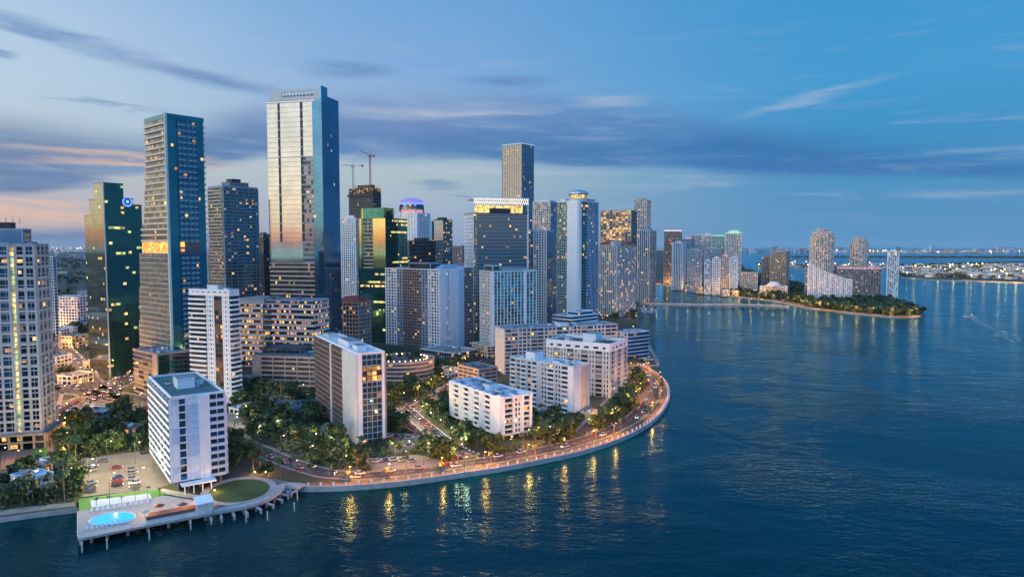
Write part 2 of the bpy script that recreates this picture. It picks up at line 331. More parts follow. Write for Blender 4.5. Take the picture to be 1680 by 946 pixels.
# ------------------------------------------------------------------ buildings
def st(fh=3.2, bay=3.5, bh=.5, bp=.15, bm='white', pw=.3, pp=.25, pm=None, g=('g_dark', 'g_dark', 'g_dark2'), lit=.07, lm=('l_warm', 'l_yel', 'l_dim', 'l_dim', 'l_amber', 'l_soft'), rail=None, every=1, row=0, wall=None, div=None):
    return dict(fh=fh, bay=bay, bh=bh, bp=bp, bm=bm, pw=pw, pp=pp, pm=pm or bm, g=g, lit=lit, lm=lm, rail=rail, every=every, row=row, wall=wall, div=div)
FOOT = []
PANE = {}
WMESH = {}
class Bld:
    def __init__(s, name, label, cat, loc, rot, group=None, nwin=100, seed=None):
        s.root = empty(name, loc, rot, label, cat, group); s.loc = loc; s.rot = rot; s.nwin = nwin; s.top = None
        s.wall = MB(); s.win = []; s.bal = []; s.roof = MB(); s.r = random.Random(seed or label)
    def w(s, x, y):
        c, q = math.cos(s.rot), math.sin(s.rot)
        return (s.loc[0]+x*c-y*q, s.loc[1]+x*q+y*c)
    def fbox(s, mb, f, s0, s1, z0, z1, p0, p1, m):
        o, d, n = f
        P = lambda a, b, z: (o[0]+d[0]*a+n[0]*b, o[1]+d[1]*a+n[1]*b, z)
        mb.hexa([P(s0, p1, z0), P(s1, p1, z0), P(s1, p0, z0), P(s0, p0, z0)], [P(s0, p1, z1), P(s1, p1, z1), P(s1, p0, z1), P(s0, p0, z1)], m)
    def facade(s, f, s0, s1, z0, z1, t, corner=False):
        if t is None or isinstance(t, str): return
        r = s.r; L = s1-s0; H = z1-z0
        nf = max(1, round(H/t['fh'])); fh = H/nf; nb = max(1, round(L/t['bay'])); bw = L/nb
        o, d, n = f; ang = math.atan2(d[1], d[0]); bh, bp = t['bh'], t['bp']
        sticks = bp >= .8
        e = bp if corner else 0
        for i in range(nf):
            zb = z0+i*fh
            rowlit = r.random() < t['row']; ra = r.random()*nb; rb = ra+r.uniform(.3, 1)*nb
            for j in range(nb):
                if t['wall'] and t['wall'](i, j, nf, nb): continue
                lit = r.random() < t['lit']*(1.2 if t['lit'] < .2 else .95) or (rowlit and ra <= j <= rb and r.random() < .93)
                a = s0+(j+.5)*bw
                s.win.append((o[0]+d[0]*a+n[0]*.05, o[1]+d[1]*a+n[1]*.05, zb+fh/2, ang, bw, fh, r.choice(t['g']), n))
                if lit:
                    q = 1 if t.get('full') else 0
                    ww = bw if q else min(bw*.8, r.choice((1.3, 1.9, 2.6, 3.0))); hh = fh*.48 if q else min((fh-bh)*.8, 1.9) if fh < 4.5 else fh*.34
                    a += 0 if q else r.uniform(-.5, .5)*max(0, bw-t['pw']-ww)
                    s.win.append((o[0]+d[0]*a+n[0]*.1, o[1]+d[1]*a+n[1]*.1, zb+bh+(fh-bh)*.5 if not q else zb+fh/2, ang, ww, hh, r.choice(t['lm']), n))
            if bh > 0:
                if sticks: s.bal.append((f, s0, s1, zb, t, bw, nb))
                else: s.fbox(s.wall, f, s0-e, s1+e, zb, zb+bh, 0, bp, t['bm'])
        if bh > 0 and not sticks: s.fbox(s.wall, f, s0-e, s1+e, z1-.4, z1, 0, bp+.003, t['bm'])
        if t['pw'] > 0:
            for j in range(0, nb+1, t['every']):
                a = min(max(s0+j*bw, s0+t['pw']/2), s1-t['pw']/2)
                s.fbox(s.wall, f, a-t['pw']/2, a+t['pw']/2, z0, z1, 0, t['pp'], t['pm'])
    def block(s, poly, z0, z1, specs, wall='white', roof='roofgrey', par=1.0, parm=None, cap=True):
        n = len(poly)
        if z0 <= GZ+.5: FOOT.append([s.w(*p) for p in poly])
        s.wall.prism(poly, z0, z1, wall)
        for i in range(n):
            a = poly[i]; b = poly[(i+1) % n]; L = math.hypot(b[0]-a[0], b[1]-a[1])
            d = ((b[0]-a[0])/L, (b[1]-a[1])/L); nn = (d[1], -d[0]); f = (a, d, nn)
            sp = specs[i % len(specs)] if isinstance(specs, list) else specs
            if sp is None or isinstance(sp, str): sp = []
            if not isinstance(sp, list): sp = [(0, 1, sp)]
            for q in sp:
                if isinstance(q[2], str):
                    s.fbox(s.wall, f, q[0]*L, q[1]*L, z0, z1, 0, q[3] if len(q) > 3 else .3, q[2])
                else: s.facade(f, q[0]*L, q[1]*L, z0, z1, q[2], corner=(n == 4 and i % 2 == 0 and len(sp) == 1))
            if cap and par > 0:
                s.fbox(s.wall, f, -.0 if n > 4 or i % 2 else -.35, L if n > 4 or i % 2 else L+.35, z1, z1+par, -.25, .352, parm or wall)
        if cap:
            rb = MB(); rb.prism([(p[0], p[1]) for p in poly], z1+.02, z1+.08, roof); s.top = rb.build('roof', s.root)
    def mech(s, x0, x1, y0, y1, z0, h, m='white', name='penthouse', g=None):
        mb = MB(); mb.box(x0, x1, y0, y1, z0, z0+h, m, 'roofgrey')
        mb.box(x0-.2, x1+.2, y0-.2, y1+.2, z0+h-.5, z0+h+.02, m, 'roofgrey')
        if g:
            mb.box(x0+.8, x1-.8, y0-.06, y0, z0+.8, z0+h-1, g); mb.box(x1, x1+.06, y0+.8, y1-.8, z0+.8, z0+h-1, g)
        mb.build(name, s.top or s.root)
    def clutter(s, x0, x1, y0, y1, z, n, big=1.0):
        for k in range(n):
            mb = MB(); x = s.r.uniform(x0, x1); y = s.r.uniform(y0, y1); a = s.r.uniform(.8, 2)*big; b = s.r.uniform(.8, 2)*big; h = s.r.uniform(.8, 2)*big
            mb.box(x-a, x+a, y-b, y+b, z+.3, z+h, s.r.choice(['white', 'metal', 'grey', 'bluegrey']))
            mb.box(x-a*.6, x+a*.6, y-b*.6, y+b*.6, z+h, z+h+.25, 'dark')
            mb.box(x-a*.9, x-a*.7, y-b*.9, y+b*.9, z, z+.3, 'dark'); mb.box(x+a*.7, x+a*.9, y-b*.9, y+b*.9, z, z+.3, 'dark')
            mb.build('roof_unit', s.top or s.root)
        for k in range(max(1, n//3)):
            mb = MB(); x = s.r.uniform(x0, x1); y = s.r.uniform(y0, y1); L = s.r.uniform(3, 8)*big; q = s.r.random() < .5
            mb.box(x, min(x+(L if q else .5), max(x1, x+.6)), y, min(y+(.5 if q else L), max(y1, y+.6)), z+.35, z+.9, s.r.choice(['metal', 'grey', 'white'])); mb.build('roof_duct', s.top or s.root)
    def finish(s):
        s.wall.build('wall', s.root); s.roof.build('pitched_roof', s.root)
        cx, cy = 0, 0
        c, q = math.cos(s.rot), math.sin(s.rot)
        def score(w):
            x, y = s.w(w[0], w[1]); nx, ny = w[7][0]*c-w[7][1]*q, w[7][0]*q+w[7][1]*c
            dd = Vector((x, y, w[2]-CAMH)); l = dd.length; fac = -(dd.x*nx+dd.y*ny)/l
            if fac <= 0: return -1
            u, v = proj(x, y, w[2])
            if not (0 < u < 1680 and 0 < v < 946): return -1
            return fac*w[4]*w[5]/l/l*(1.6 if w[6][:2] == 'l_' else 1)
        ws = s.win
        ind = []
        if s.nwin:
            ws = sorted(ws, key=score, reverse=True); ind = [w for w in ws[:s.nwin] if score(w) > 0]; ws = ws[len(ind):]
        for w in ind:
            key = (round(w[4], 2), round(w[5], 2), w[6])
            if key not in WMESH:
                mb = MB(); a, b = w[4]/2, w[5]/2
                mb.hexa([(-a, 0, -b), (a, 0, -b), (a, .04, -b), (-a, .04, -b)], [(-a, 0, b), (a, 0, b), (a, .04, b), (-a, .04, b)], w[6]); WMESH[key] = mb.mesh('window')
            link('window', WMESH[key], s.root, (w[0], w[1], w[2]), w[3])
        mb = MB()
        for w in ws:
            dx, dy = math.cos(w[3])*w[4]/2, math.sin(w[3])*w[4]/2; h = w[5]/2
            mb.poly([(w[0]-dx, w[1]-dy, w[2]-h), (w[0]+dx, w[1]+dy, w[2]-h), (w[0]+dx, w[1]+dy, w[2]+h), (w[0]-dx, w[1]-dy, w[2]+h)], w[6])
        if s.nwin: mb.build('window', s.root, kind='stuff')
        else: mb.build('glazing', s.root)
        if s.bal:
            cache = {}; cnt = 0; rest = MB()
            def sb(b):
                f = b[0]; nx, ny = f[2][0]*c-f[2][1]*q, f[2][0]*q+f[2][1]*c; x, y = s.w(*f[0])
                return 1 if (x*nx+y*ny) < 0 else 0
            s.bal.sort(key=lambda b: (-sb(b), -b[3]))
            for f, s0, s1, zb, t, bw, nb in s.bal:
                def mk(mb, z):
                    s.fbox(mb, f, s0, s1, z, z+t['bh'], 0, t['bp'], t['bm'])
                    if t['rail']:
                        rh, rm = t['rail']; s.fbox(mb, f, s0, s1, z+t['bh'], z+t['bh']+rh, t['bp']-.12, t['bp']-.02, rm)
                        s.fbox(mb, f, s0, s1, z+t['bh']+rh, z+t['bh']+rh+.06, t['bp']-.14, t['bp'], t['bm'])
                    if t['div']:
                        for j in range(0, nb+1, t['div']):
                            a = min(max(s0+j*bw, s0+.1), s1-.1); s.fbox(mb, f, a-.08, a+.08, z+t['bh'], z+t['fh'], .06, t['bp']-.2, t['bm'])
                if s.nwin and cnt < 100 and sb((f,)):
                    key = (f, s0, s1, id(t))
                    if key not in cache:
                        mb = MB(); mk(mb, 0); cache[key] = mb.mesh('balcony')
                    link('balcony', cache[key], s.root, (0, 0, zb)); cnt += 1
                else: mk(rest, zb)
            if s.nwin and cnt >= 100: rest.build('balcony', s.root, kind='stuff')
            else: rest.build('rear_balcony' if cnt else 'balcony_band', s.root)
def alt(n, A_, B_, a=0.0, b=1.0):
    q = (b-a)/n
    return [(a+i*q, a+(i+1)*q, A_ if i % 2 == 0 else B_) for i in range(n)]
def rect(W, D, x=0, y=0): return [(x-W, y), (x, y), (x, y+D), (x-W, y+D)]
def oval(cx, cy, a, b, n=16): return [(cx+a*math.cos(2*math.pi*k/n), cy+b*math.sin(2*math.pi*k/n)) for k in range(n)]
def site(name, label, ul, um, ur, vt, Y, phi, W=None, D=None, cat='tower', group=None, nwin=None):
    """a rectangular tower from its surveyed near corner and width; returns Bld, W, D, roof height"""
    p = math.radians(phi); s_, c_ = math.sin(p), math.cos(p)
    X, w = corner(um, vt, Y); H = CAMH+w
    dep = Y*CT-w*ST
    if W is None:
        m = (ul-840)/F; W = (X-m*dep)/(c_+m*s_*CT)
    if D is None:
        m = (ur-840)/F; D = (m*dep-X)/(s_-m*c_*CT)
    W = min(max(W, 4), 140); D = min(max(D, 4), 140)
    if nwin is None: nwin = 100 if Y < 700 else (60 if Y < 1000 else 0)
    if nwin and nwin < 100: nwin = 100
    b = Bld(name, label, cat, (X, Y, 0), -p, group, nwin)
    return b, W, D, H
B0 = 1.0
WH = dict(bm='white')
def zof(b, v, x=0, y=0):
    X, Y = b.w(x, y); return CAMH+corner(840, v, Y)[1]

# --- 1 left edge tower, white frame
b, W, D, H = site('condo_tower', 'tall pale blue framed tower at the far left edge, with lit stairwell column', -45, 57, 75, 403, 337, -15, D=16)
t1 = st(fh=5.6, bay=5.0, bh=1.2, bp=.5, bm='white', pw=1.0, pp=.55, g=('g_blue2', 'g_dark', 'g_blue2', 'g_blue'), lit=.1, lm=('l_warm', 'l_dim'))
t1b = st(fh=2.8, bay=2.2, bh=.35, bp=.12, bm='grey', pw=.15, pp=.15, g=('g_blue2', 'g_dark', 'g_dark2'), lit=.05)
ts = st(fh=2.8, bay=2.4, bh=.5, bp=.2, bm='paleblue', pw=.2, g=('l_green', 'l_yel'), lit=.8, lm=('l_green', 'l_yel'))
fr = [[(0, .58, t1), (.58, .66, ts), (.66, 1, t1)], t1, t1, t1]
b.block(rect(W, D), 9, H, fr, 'g_blue2', parm='paleblue')
for i in range(4):   # slabs and mullions between the big frames
    pass
tm = st(fh=2.8, bay=2.5, bh=.5, bp=.25, bm='paleblue', pw=.2, pp=.27, pm='paleblue', g=(), lit=0, wall=lambda *a: True)
P = rect(W, D)
for i, L in ((0, W), (1, D)):
    a = P[i]; d = ((1, 0), (0, 1))[i]; b.facade((a, d, (d[1], -d[0])), 0, L, 9, H, tm)
b.block([(-W-3, -4), (3, -4), (3, D+3), (-W-3, D+3)], B0, 8.9, st(fh=4, bay=5, bh=.8, bp=.6, bm='cream', pw=1, pp=.7, lit=.55, lm=('l_warm', 'l_orange')), 'cream', par=.8)
b.mech(-W+4, -6, 3, D-3, H, 8.5, 'bluegrey', g='g_blue'); b.mech(-W+8, -12, 5, D-5, H+8.5, 3, 'dark', 'machine_room')
for k in range(3):
    mb = MB(); mb.tube((-W+12+k*3, 6, H+11), (-W+12+k*3, 6, H+14), .15, .1, 5, 'craneR'); mb.build('antenna', b.root); b.clutter(-W+3, -3, 2, D-2, H, 6); b.finish()

# --- 2 green office tower
b, W, D, H = site('office_tower', 'dark green stepped glass office tower with lit floors and blue ring light', 133, 170, 232, 300, 516, 35)
go = st(fh=3.9, bay=2.2, bh=.18, bp=.05, bm='g_green2', pw=.08, pp=.08, pm='g_green2', g=('g_green2',), lit=.02, lm=('l_yel', 'l_green'), row=.33); go['full'] = True
gl = st(fh=3.9, bay=2.2, bh=.2, bp=.05, bm='g_olive', pw=.08, pp=.08, pm='g_olive', g=('g_olive', 'g_olive', 'g_mirror2'), lit=.02, lm=('l_yel', 'l_green'), row=.03)
W1 = W*.42; z1 = zof(b, 300); z2 = zof(b, 324); z3 = zof(b, 334); zL = zof(b, 352)
b.block([(-W1, 0), (0, 0), (0, D*.5), (-W1, D*.5)], B0, zL, [gl, go, go, gl], 'g_green2', cap=False)
b.block([(-W1, 0), (0, 0), (0, D*.5), (-W1, D*.5)], zL, z1, [gl, go, go, gl], 'g_green2', par=.5)
b.block([(-W1, D*.5), (0, D*.5), (0, D*.75), (-W1, D*.75)], B0, z2, [None, go, go, gl], 'g_green2', par=.5)
b.block([(-W1, D*.75), (-1, D*.75), (-1, D), (-W1, D)], B0, z3, [None, go, go, gl], 'g_green2', par=.5)
b.block([(-W, 1.5), (-W1, 1.5), (-W1, D*.8), (-W, D*.8)], B0, zL, [gl, go, go, gl], 'g_green2', par=.5)
b.block([(-W*.72, 1), (-W1, 1), (-W1, D*.6), (-W*.72, D*.6)], zL, zof(b, 326), [gl, go, go, gl], 'g_green2', par=.5)
b.fbox(b.wall, ((0, 0), (1, 0), (0, -1)), -.8, .4, 2, z1+1, 0, .5, 'bluegrey')
mb = MB(); zz = zof(b, 331, 0, D*.62)
f = ((0, 0), (0, 1), (1, 0))
def ringpts(r, n=28): return [(math.cos(2*math.pi*k/n)*r, math.sin(2*math.pi*k/n)*r) for k in range(n)]
for r0, r1, mm in ((2.6, 3.9, 'l_blue'), (0, 1.3, 'l_sky'), (1.3, 2.6, 'g_blue2')):
    a = ringpts(r0); c = ringpts(r1)
    for k in range(28):
        e = (k+1) % 28; mb.poly([(.35, D*.6+p[0], zz+p[1]) for p in (a[k], c[k], c[e], a[e])], mm)
mb.build('ring_light', b.root)
b.finish()

# --- 3 flared residential tower
b, W, D, H = site('residential_tower', 'slender teal and cream tower with flared balcony side and orange lit sky lobby', 238, 273, 333, 193, 455, 40)
tb = st(fh=3.7, bay=4.0, bh=1.25, bp=1.3, bm='cream', pw=0, g=('g_dark', 'g_smoke', 'g_dark2'), lit=.07)
tb2 = st(fh=3.2, bay=3.2, bh=.35, bp=1.3, bm='cream', pw=0, g=('g_dark', 'g_smoke', 'blind'), lit=.06, rail=(.5, 'railglass'), div=1)
tgl = st(fh=3.5, bay=2.4, bh=.15, bp=.06, bm='g_green2', pw=.08, pp=.08, pm='g_green2', g=('g_teal',), lit=.02)
tre = st(fh=3.5, bay=3.2, bh=.35, bp=1.0, bm='palegreen', pw=.5, pp=1.05, pm='g_teal', g=('g_blue2',), lit=.07, rail=(.9, 'railglass'))
right = [(0, .26, tgl), (.26, .52, tre), (.52, .8, tre), (.8, 1, tgl)]
zo0 = zof(b, 416); zo1 = zof(b, 396)
Wb = W*1.62
zs = [B0]+[B0+(zo0-B0)*k/4 for k in range(1, 5)]
for k in range(4):
    ww = Wb-(Wb-W*1.36)*k/4
    b.block(rect(ww, D), zs[k], zs[k+1], [tb2, right, tb2, tb2], 'dark', cap=False)
ob = st(fh=7, bay=3, bh=.4, bp=.3, bm='cream', pw=0, g=('l_orange',), lit=0)
b.block(rect(W*1.34, D), zo0, zo1, [ob, [(0, .26, tgl), (.26, .8, st(fh=4, bay=3, bh=.4, bp=.3, bm='redtile', pw=.3, g=('g_dark', 'l_orange', 'g_smoke'), lit=.1)), (.8, 1, tgl)], ob, ob], 'dark', cap=False)
nz = 7
for k in range(nz):
    a = zo1+(H-zo1)*k/nz; c = zo1+(H-zo1)*(k+1)/nz
    fl = W*(1.30-.3*(1-(1-k/(nz-1))**2))*(1.0 if k < nz-1 else 1.02)
    b.block(rect(fl, D), a, c, [tb, right, tb, tb], 'dark', cap=(k == nz-1), parm='g_teal', par=3)
b.fbox(b.wall, ((0, 0), (1, 0), (0, -1)), -1.0, .5, B0, H+3, 0, 1.4, 'palegreen')
b.finish()
b, W, D, H = site('parking_podium', 'dark louvred podium block at the foot of the flared teal tower', 219, 259, 312, 583, 433, 40, cat='building')
lv = st(fh=3.0, bay=7, bh=.55, bp=.5, bm='taupe', pw=0, g=('g_dark', 'dark', 'dark'), lit=.03)
b.block(rect(W, D), B0, H, [lv, st(fh=4, bay=5, bh=.15, bp=.1, bm='dark', pw=.1, pm='dark', g=('g_green2', 'g_dark'), lit=.02), lv, lv], 'dark', parm='taupe')
b.fbox(b.wall, ((0, 0), (1, 0), (0, -1)), -7, .3, B0, H+.5, .0, .7, 'taupe'); b.clutter(-W+3, -3, 3, D-3, H, 6); b.finish()

# --- 4 balcony tower behind
b, W, D, H = site('residential_tower', 'blue green balcony tower between the flared tower and the tallest tower', 342, 365, 422, 307, 640, 35)
ba = st(fh=3.2, bay=3.2, bh=.3, bp=1.4, bm='bluegrey', pw=0, g=('g_blue2', 'g_green2', 'g_dark', 'g_teal'), lit=.075, rail=(.9, 'railglass'), div=2)
bc = st(fh=3.2, bay=3.2, bh=.4, bp=1.3, bm='cream', pw=0, g=('g_smoke', 'g_olive', 'blind'), lit=.12, rail=(.7, 'railglass'), div=1)
b.block(rect(W, D), B0, H, [bc, ba, ba, bc], 'dark', parm='bluegrey', par=2)
b.mech(-W*.7, -3, D*.25, D*.8, H, 6, 'grey'); b.mech(-W*.6, -W*.2, D*.35, D*.6, H+6, 3, 'dark', 'machine_room'); b.finish()

# --- 5 tallest tower
b, W, D, H = site('hotel_tower', 'tallest tower, mirror glass front with two dark slots and slotted crown', 437, 527, 555, 150, 584, 15)
mi = st(fh=4.1, bay=2.0, bh=.3, bp=.08, bm='bluegrey', pw=.06, pp=.06, pm='g_mirror2', g=('g_mirror',), lit=0)
sl_ = st(fh=8.2, bay=3, bh=1.2, bp=.3, bm='bluegrey', pw=0, g=('dark',), lit=0)
bd = st(fh=4.1, bay=2.2, bh=1.3, bp=.5, bm='bluegrey', pw=0, g=('g_dark', 'g_dark', 'g_smoke'), lit=.06)
bdw = st(fh=3.9, bay=2.2, bh=1.25, bp=.5, bm='beige', pw=0, g=('g_dark', 'g_dark', 'g_smoke', 'g_dark2'), lit=.06)
bl = st(fh=4.1, bay=2.0, bh=.22, bp=.06, bm='g_blue', pw=.08, pp=.07, pm='g_blue2', g=('g_blue2',), lit=.006)
bls = st(fh=4.1, bay=2.0, bh=.5, bp=.15, bm='g_blue', pw=0, g=('g_dark', 'g_blue2'), lit=.03)
rt = [(0, .25, bl), (.25, .36, bls), (.36, 1, bl)]
zA = zof(b, 432); zB = zof(b, 256); zC = zof(b, 165); zD = zof(b, 398)
b.block(rect(W, D), B0, zA, [[(0, .83, bdw), (.83, 1, bl)], rt, bl, bl], 'g_blue2', cap=False)
b.block(rect(W, D), zA, zD, [[(0, .62, mi), (.62, .83, bd), (.83, 1, bl)], rt, bl, mi], 'g_blue2', cap=False)
b.block(rect(W, D), zD, zB, [[(0, .2, mi), (.2, .245, sl_), (.245, .61, mi), (.61, .66, sl_), (.66, .83, bd), (.83, 1, bl)], rt, bl, mi], 'g_blue2', cap=False)
b.block(rect(W, D), zB, zC, [[(0, .2, mi), (.2, .245, sl_), (.245, .61, mi), (.61, .66, sl_), (.66, .83, mi), (.83, 1, bl)], rt, bl, mi], 'g_blue2', cap=False)
b.block([(-W, 0), (0, 0), (0, D*.35), (-W, D*.35)], zC, H-6, [[(0, .87, mi), (.87, 1, bl)], bl, bl, mi], 'g_blue2', cap=False)
b.block([(-W, D*.35), (0, D*.35), (0, D), (-W, D)], zC, zof(b, 156), [None, bl, bl, mi], 'g_blue2', par=.5)
za = H-6; zb = H+3.5; mb = MB()
mb.box(-W*.93, -1.6, 0, 1.2, za, za+3, 'offwhite'); mb.box(-W*.93, -1.6, 0, 1.2, zb-2.4, zb, 'offwhite')
mb.box(-W*.93, -W*.72, 0, 1.2, za+3, zb-2.4, 'offwhite'); mb.box(-W*.14, -1.6, 0, 1.2, za+3, zb-2.4, 'offwhite')
mb.box(-W*.93, -1.6, 9, 10, za, zb-3, 'grey'); mb.box(-W*.93, -W*.93+1, 1.2, 9, za, zb, 'offwhite'); mb.box(-1.6, 0, -.3, D*.35, za, zb+1.5, 'g_blue')
for k in range(9): mb.box(-W*.7+k*W*.06, -W*.7+k*W*.06+.5, .2, .8, za+3, zb-2.4, 'metal')
mb.build('crown', b.root); b.clutter(-W+4, -4, D*.45, D-3, zof(b, 156), 6, 1.5); b.finish()
b, W, D, H = site('hotel_podium', 'banded hotel podium with two rows of lit windows below the tallest tower', 389, 514, 528, 490, 548, 14, D=24, cat='building')
hp = st(fh=4.6, bay=2.2, bh=1.9, bp=.5, bm='offwhite', pw=0, g=('g_dark', 'g_dark', 'g_smoke'), lit=.42, lm=('l_warm', 'l_yel', 'l_dim', 'l_pink'))
hg = st(fh=4.6, bay=2.2, bh=1.0, bp=.4, bm='bluegrey', pw=0, g=('g_blue2', 'g_dark'), lit=.25, lm=('l_warm', 'l_dim'))
b.block(rect(W, D), B0, H-5, [[(0, .34, hp), (.34, .46, hg), (.46, 1, hp)], hp, hp, hp], 'dark', par=0)
b.block([(-W, 0), (-W*.64, 0), (-W*.64, D), (-W, D)], H-5, H-1, 'x', 'bluegrey', par=.6)
b.block([(-W*.62, 1), (0, 1), (0, D), (-W*.62, D)], H-5, H-2, hg, 'bluegrey', par=.8); b.clutter(-W+4, -4, 4, D-3, H-1, 5); b.finish()
b, W, D, H = site('parking_garage', 'pinkish concrete parking garage with dark ramp openings behind the trees', 414, 528, 545, 588, 468, 10, D=34, cat='garage')
pg = st(fh=3.1, bay=9, bh=1.35, bp=.35, bm='pinkish', pw=.6, pp=.4, pm='pinkish', g=('dark', 'dark', 'g_smoke'), lit=.02)
b.block(rect(W, D), B0, H, [[(0, .12, 'pinkish', .42), (.12, 1, pg)], pg, pg, pg], 'dark', 'lot', parm='pinkish', par=1.2)
b.block([(-W*.98, D*.35), (-W*.42, D*.35), (-W*.42, D*.95), (-W*.98, D*.95)], H+.1, H+4, st(fh=4, bay=5, bh=.8, bp=.3, bm='grey', pw=.3, g=('g_dark',), lit=.1), 'dark', 'roofdark', par=.8)
b.clutter(-W*.4, -3, 4, D-4, H, 6); b.finish()
b, W, D, H = site('office_tower', 'narrow dark slab tower just left of the tallest tower', 421, 432, 444, 385, 760, 30)
b.block(rect(W, D), B0, H, st(bay=3, bh=.8, bm='dark', pw=.2, lit=.03), 'dark'); b.mech(-W*.8, -2, 3, D*.6, H, 3, 'grey'); b.finish()

# --- 6 white balcony tower
b, W, D, H = site('residential_tower', 'white balcony tower with dark centre recess, behind the slab beside the pool', 311, 376, 391, 478, 425, 22)
wb = st(fh=3.0, bay=4.5, bh=1.1, bp=1.5, bm='white', pw=0, g=('g_dark', 'g_dark2', 'g_smoke'), lit=.07)
wc = st(fh=3.0, bay=2.2, bh=1.5, bp=.25, bm='white', pw=1.1, pp=.3, g=('g_dark',), lit=.02)
wr = st(fh=3.0, bay=3, bh=.4, bp=.2, bm='brown', pw=0, g=('g_dark', 'g_smoke', 'brown'), lit=.12, lm=('l_orange', 'l_warm', 'l_dim'))
b.block(rect(W, D), B0, H-3, [[(0, .42, wb), (.42, .62, wc), (.62, .82, wr), (.82, 1, wc)], wb, wb, wb], 'white', cap=False)
b.block(rect(W, D), H-3, H, st(fh=3, bay=5, bh=2, bp=.4, bm='white', pw=2, pp=.45, g=('g_dark',), lit=0), 'white', 'roofgrey')
b.mech(-W*.62, -W*.35, D*.3, D*.7, H, 3.5, 'white'); b.mech(-W*.3, -W*.15, D*.4, D*.8, H, 2.2, 'bluegrey', 'machine_room'); b.clutter(-W+3, -3, 3, D-3, H, 5); b.finish()

# --- 7 waterfront slab
b, W, D, H = site('residential_slab', 'white waterfront slab tower with green flat roof beside the swimming pool', 255, 281, 367, 654, 272, 54, W=54, D=None)
sb_ = st(fh=3.0, bay=4, bh=.35, bp=1.3, bm='white', pw=0, g=('g_dark', 'g_dark2', 'g_blue2'), lit=.03, rail=(.8, 'white'), div=2)
srs = st(fh=3.0, bay=3.2, bh=.3, bp=.2, bm='white', pw=.5, pp=.14, pm='paleblue', g=('g_dark', 'blind', 'paleblue', 'g_blue2'), lit=.01)
srb = st(fh=3.0, bay=3.0, bh=.35, bp=1.2, bm='white', pw=0, g=('g_dark', 'g_dark', 'g_blue2'), lit=.03, rail=(.85, 'paleblue'), div=1)
hor = st(fh=3.0, bay=9, bh=.25, bp=.35, bm='white', pw=0, g=('paleblue', 'white'), lit=0)
srw = st(fh=3.0, bay=2.6, bh=.5, bp=.3, bm='white', pw=.2, pp=.32, g=('g_dark', 'g_blue2', 'g_dark'), lit=.02)
b.block(rect(W, D), 6, H, [sb_, [(0, .12, hor), (.12, .26, srw), (.26, .5, hor), (.5, .7, 'white', 1.6), (.7, 1, srb)], srb, sb_], 'white', 'roofgreen', par=.9, parm='white')
b.block([(-W+2, 1.5), (-1.5, 1.5), (-1.5, D-1.5), (-W+2, D-1.5)], B0, 6, st(fh=4, bay=4, bh=.4, bp=.1, bm='grey', pw=.6, g=('g_dark',), lit=.1), 'grey', cap=False)
b.mech(-W*.5, -W*.34, D*.28, D*.62, H, 4.6, 'white'); b.mech(-W*.62, -W*.52, D*.3, D*.75, H, 3, 'bluegrey', 'cooling_unit'); b.mech(-W*.5, -W*.45, D*.7, D*.85, H, 2, 'white', 'stair_head')
b.clutter(-W*.75, -W*.3, 3, D-3, H, 7, .7)
mb = MB(); mb.box(1.6, 6, 2, D*.75, 5.4, 5.9, 'white')
for k in range(4): mb.tube((5.6, 3+k*(D*.7-4)/3, 2), (5.6, 3+k*(D*.7-4)/3, 5.4), .22, .22, 8, 'white')
mb.build('entrance_canopy', b.root)
b.finish()

# --- 8 brown and white slab
b, W, D, H = site('residential_slab', 'brown balconied slab tower with plain white end strip and blue glass end', 519, 587, 630, 582, 339, 60)
br = st(fh=2.9, bay=3.4, bh=.3, bp=1.3, bm='taupe', pw=0, g=('g_dark', 'brown', 'g_smoke'), lit=.05, rail=(.9, 'brown'), div=1)
ge = st(fh=2.9, bay=2.4, bh=.35, bp=.35, bm='bluegrey', pw=.2, pp=.4, pm='bluegrey', g=('g_blue2', 'g_dark', 'g_dark2'), lit=.05)
goe = st(fh=2.9, bay=2.4, bh=.3, bp=.35, bm='brown', pw=.2, pp=.4, pm='brown', g=('l_orange', 'l_warm', 'l_dim', 'g_smoke'), lit=.1)
b.block(rect(W, D), B0, H-14, [[(0, .43, br), (.43, .46, 'offwhite', 1.6), (.46, .715, br), (.715, 1, 'offwhite', 1.4)], [(0, .14, 'white', .5), (.14, .9, ge), (.9, 1, 'white', .5)], br, br], 'brown', cap=False)
b.block(rect(W, D), H-14, H-6, [[(0, .43, br), (.43, .46, 'offwhite', 1.6), (.46, .715, br), (.715, 1, 'offwhite', 1.4)], [(0, .14, 'white', .5), (.14, .9, goe), (.9, 1, 'white', .5)], br, br], 'brown', cap=False)
b.block(rect(W, D), H-6, H, [[(0, .43, br), (.43, .46, 'offwhite', 1.6), (.46, .715, br), (.715, 1, 'offwhite', 1.4)], [(0, .14, 'white', .5), (.14, .9, ge), (.9, 1, 'white', .5)], br, br], 'brown', 'offwhite', parm='white')
b.mech(-W*.55, -W*.3, D*.2, D*.75, H, 3.4, 'white'); b.mech(-W*.25, -W*.14, D*.25, D*.6, H, 2.8, 'white', 'stair_head'); b.mech(-W*.95, -W*.85, D*.3, D*.7, H, 2.4, 'offwhite', 'machine_room')
b.clutter(-W*.6, -2, 2, D-2, H, 10, .7); b.finish()

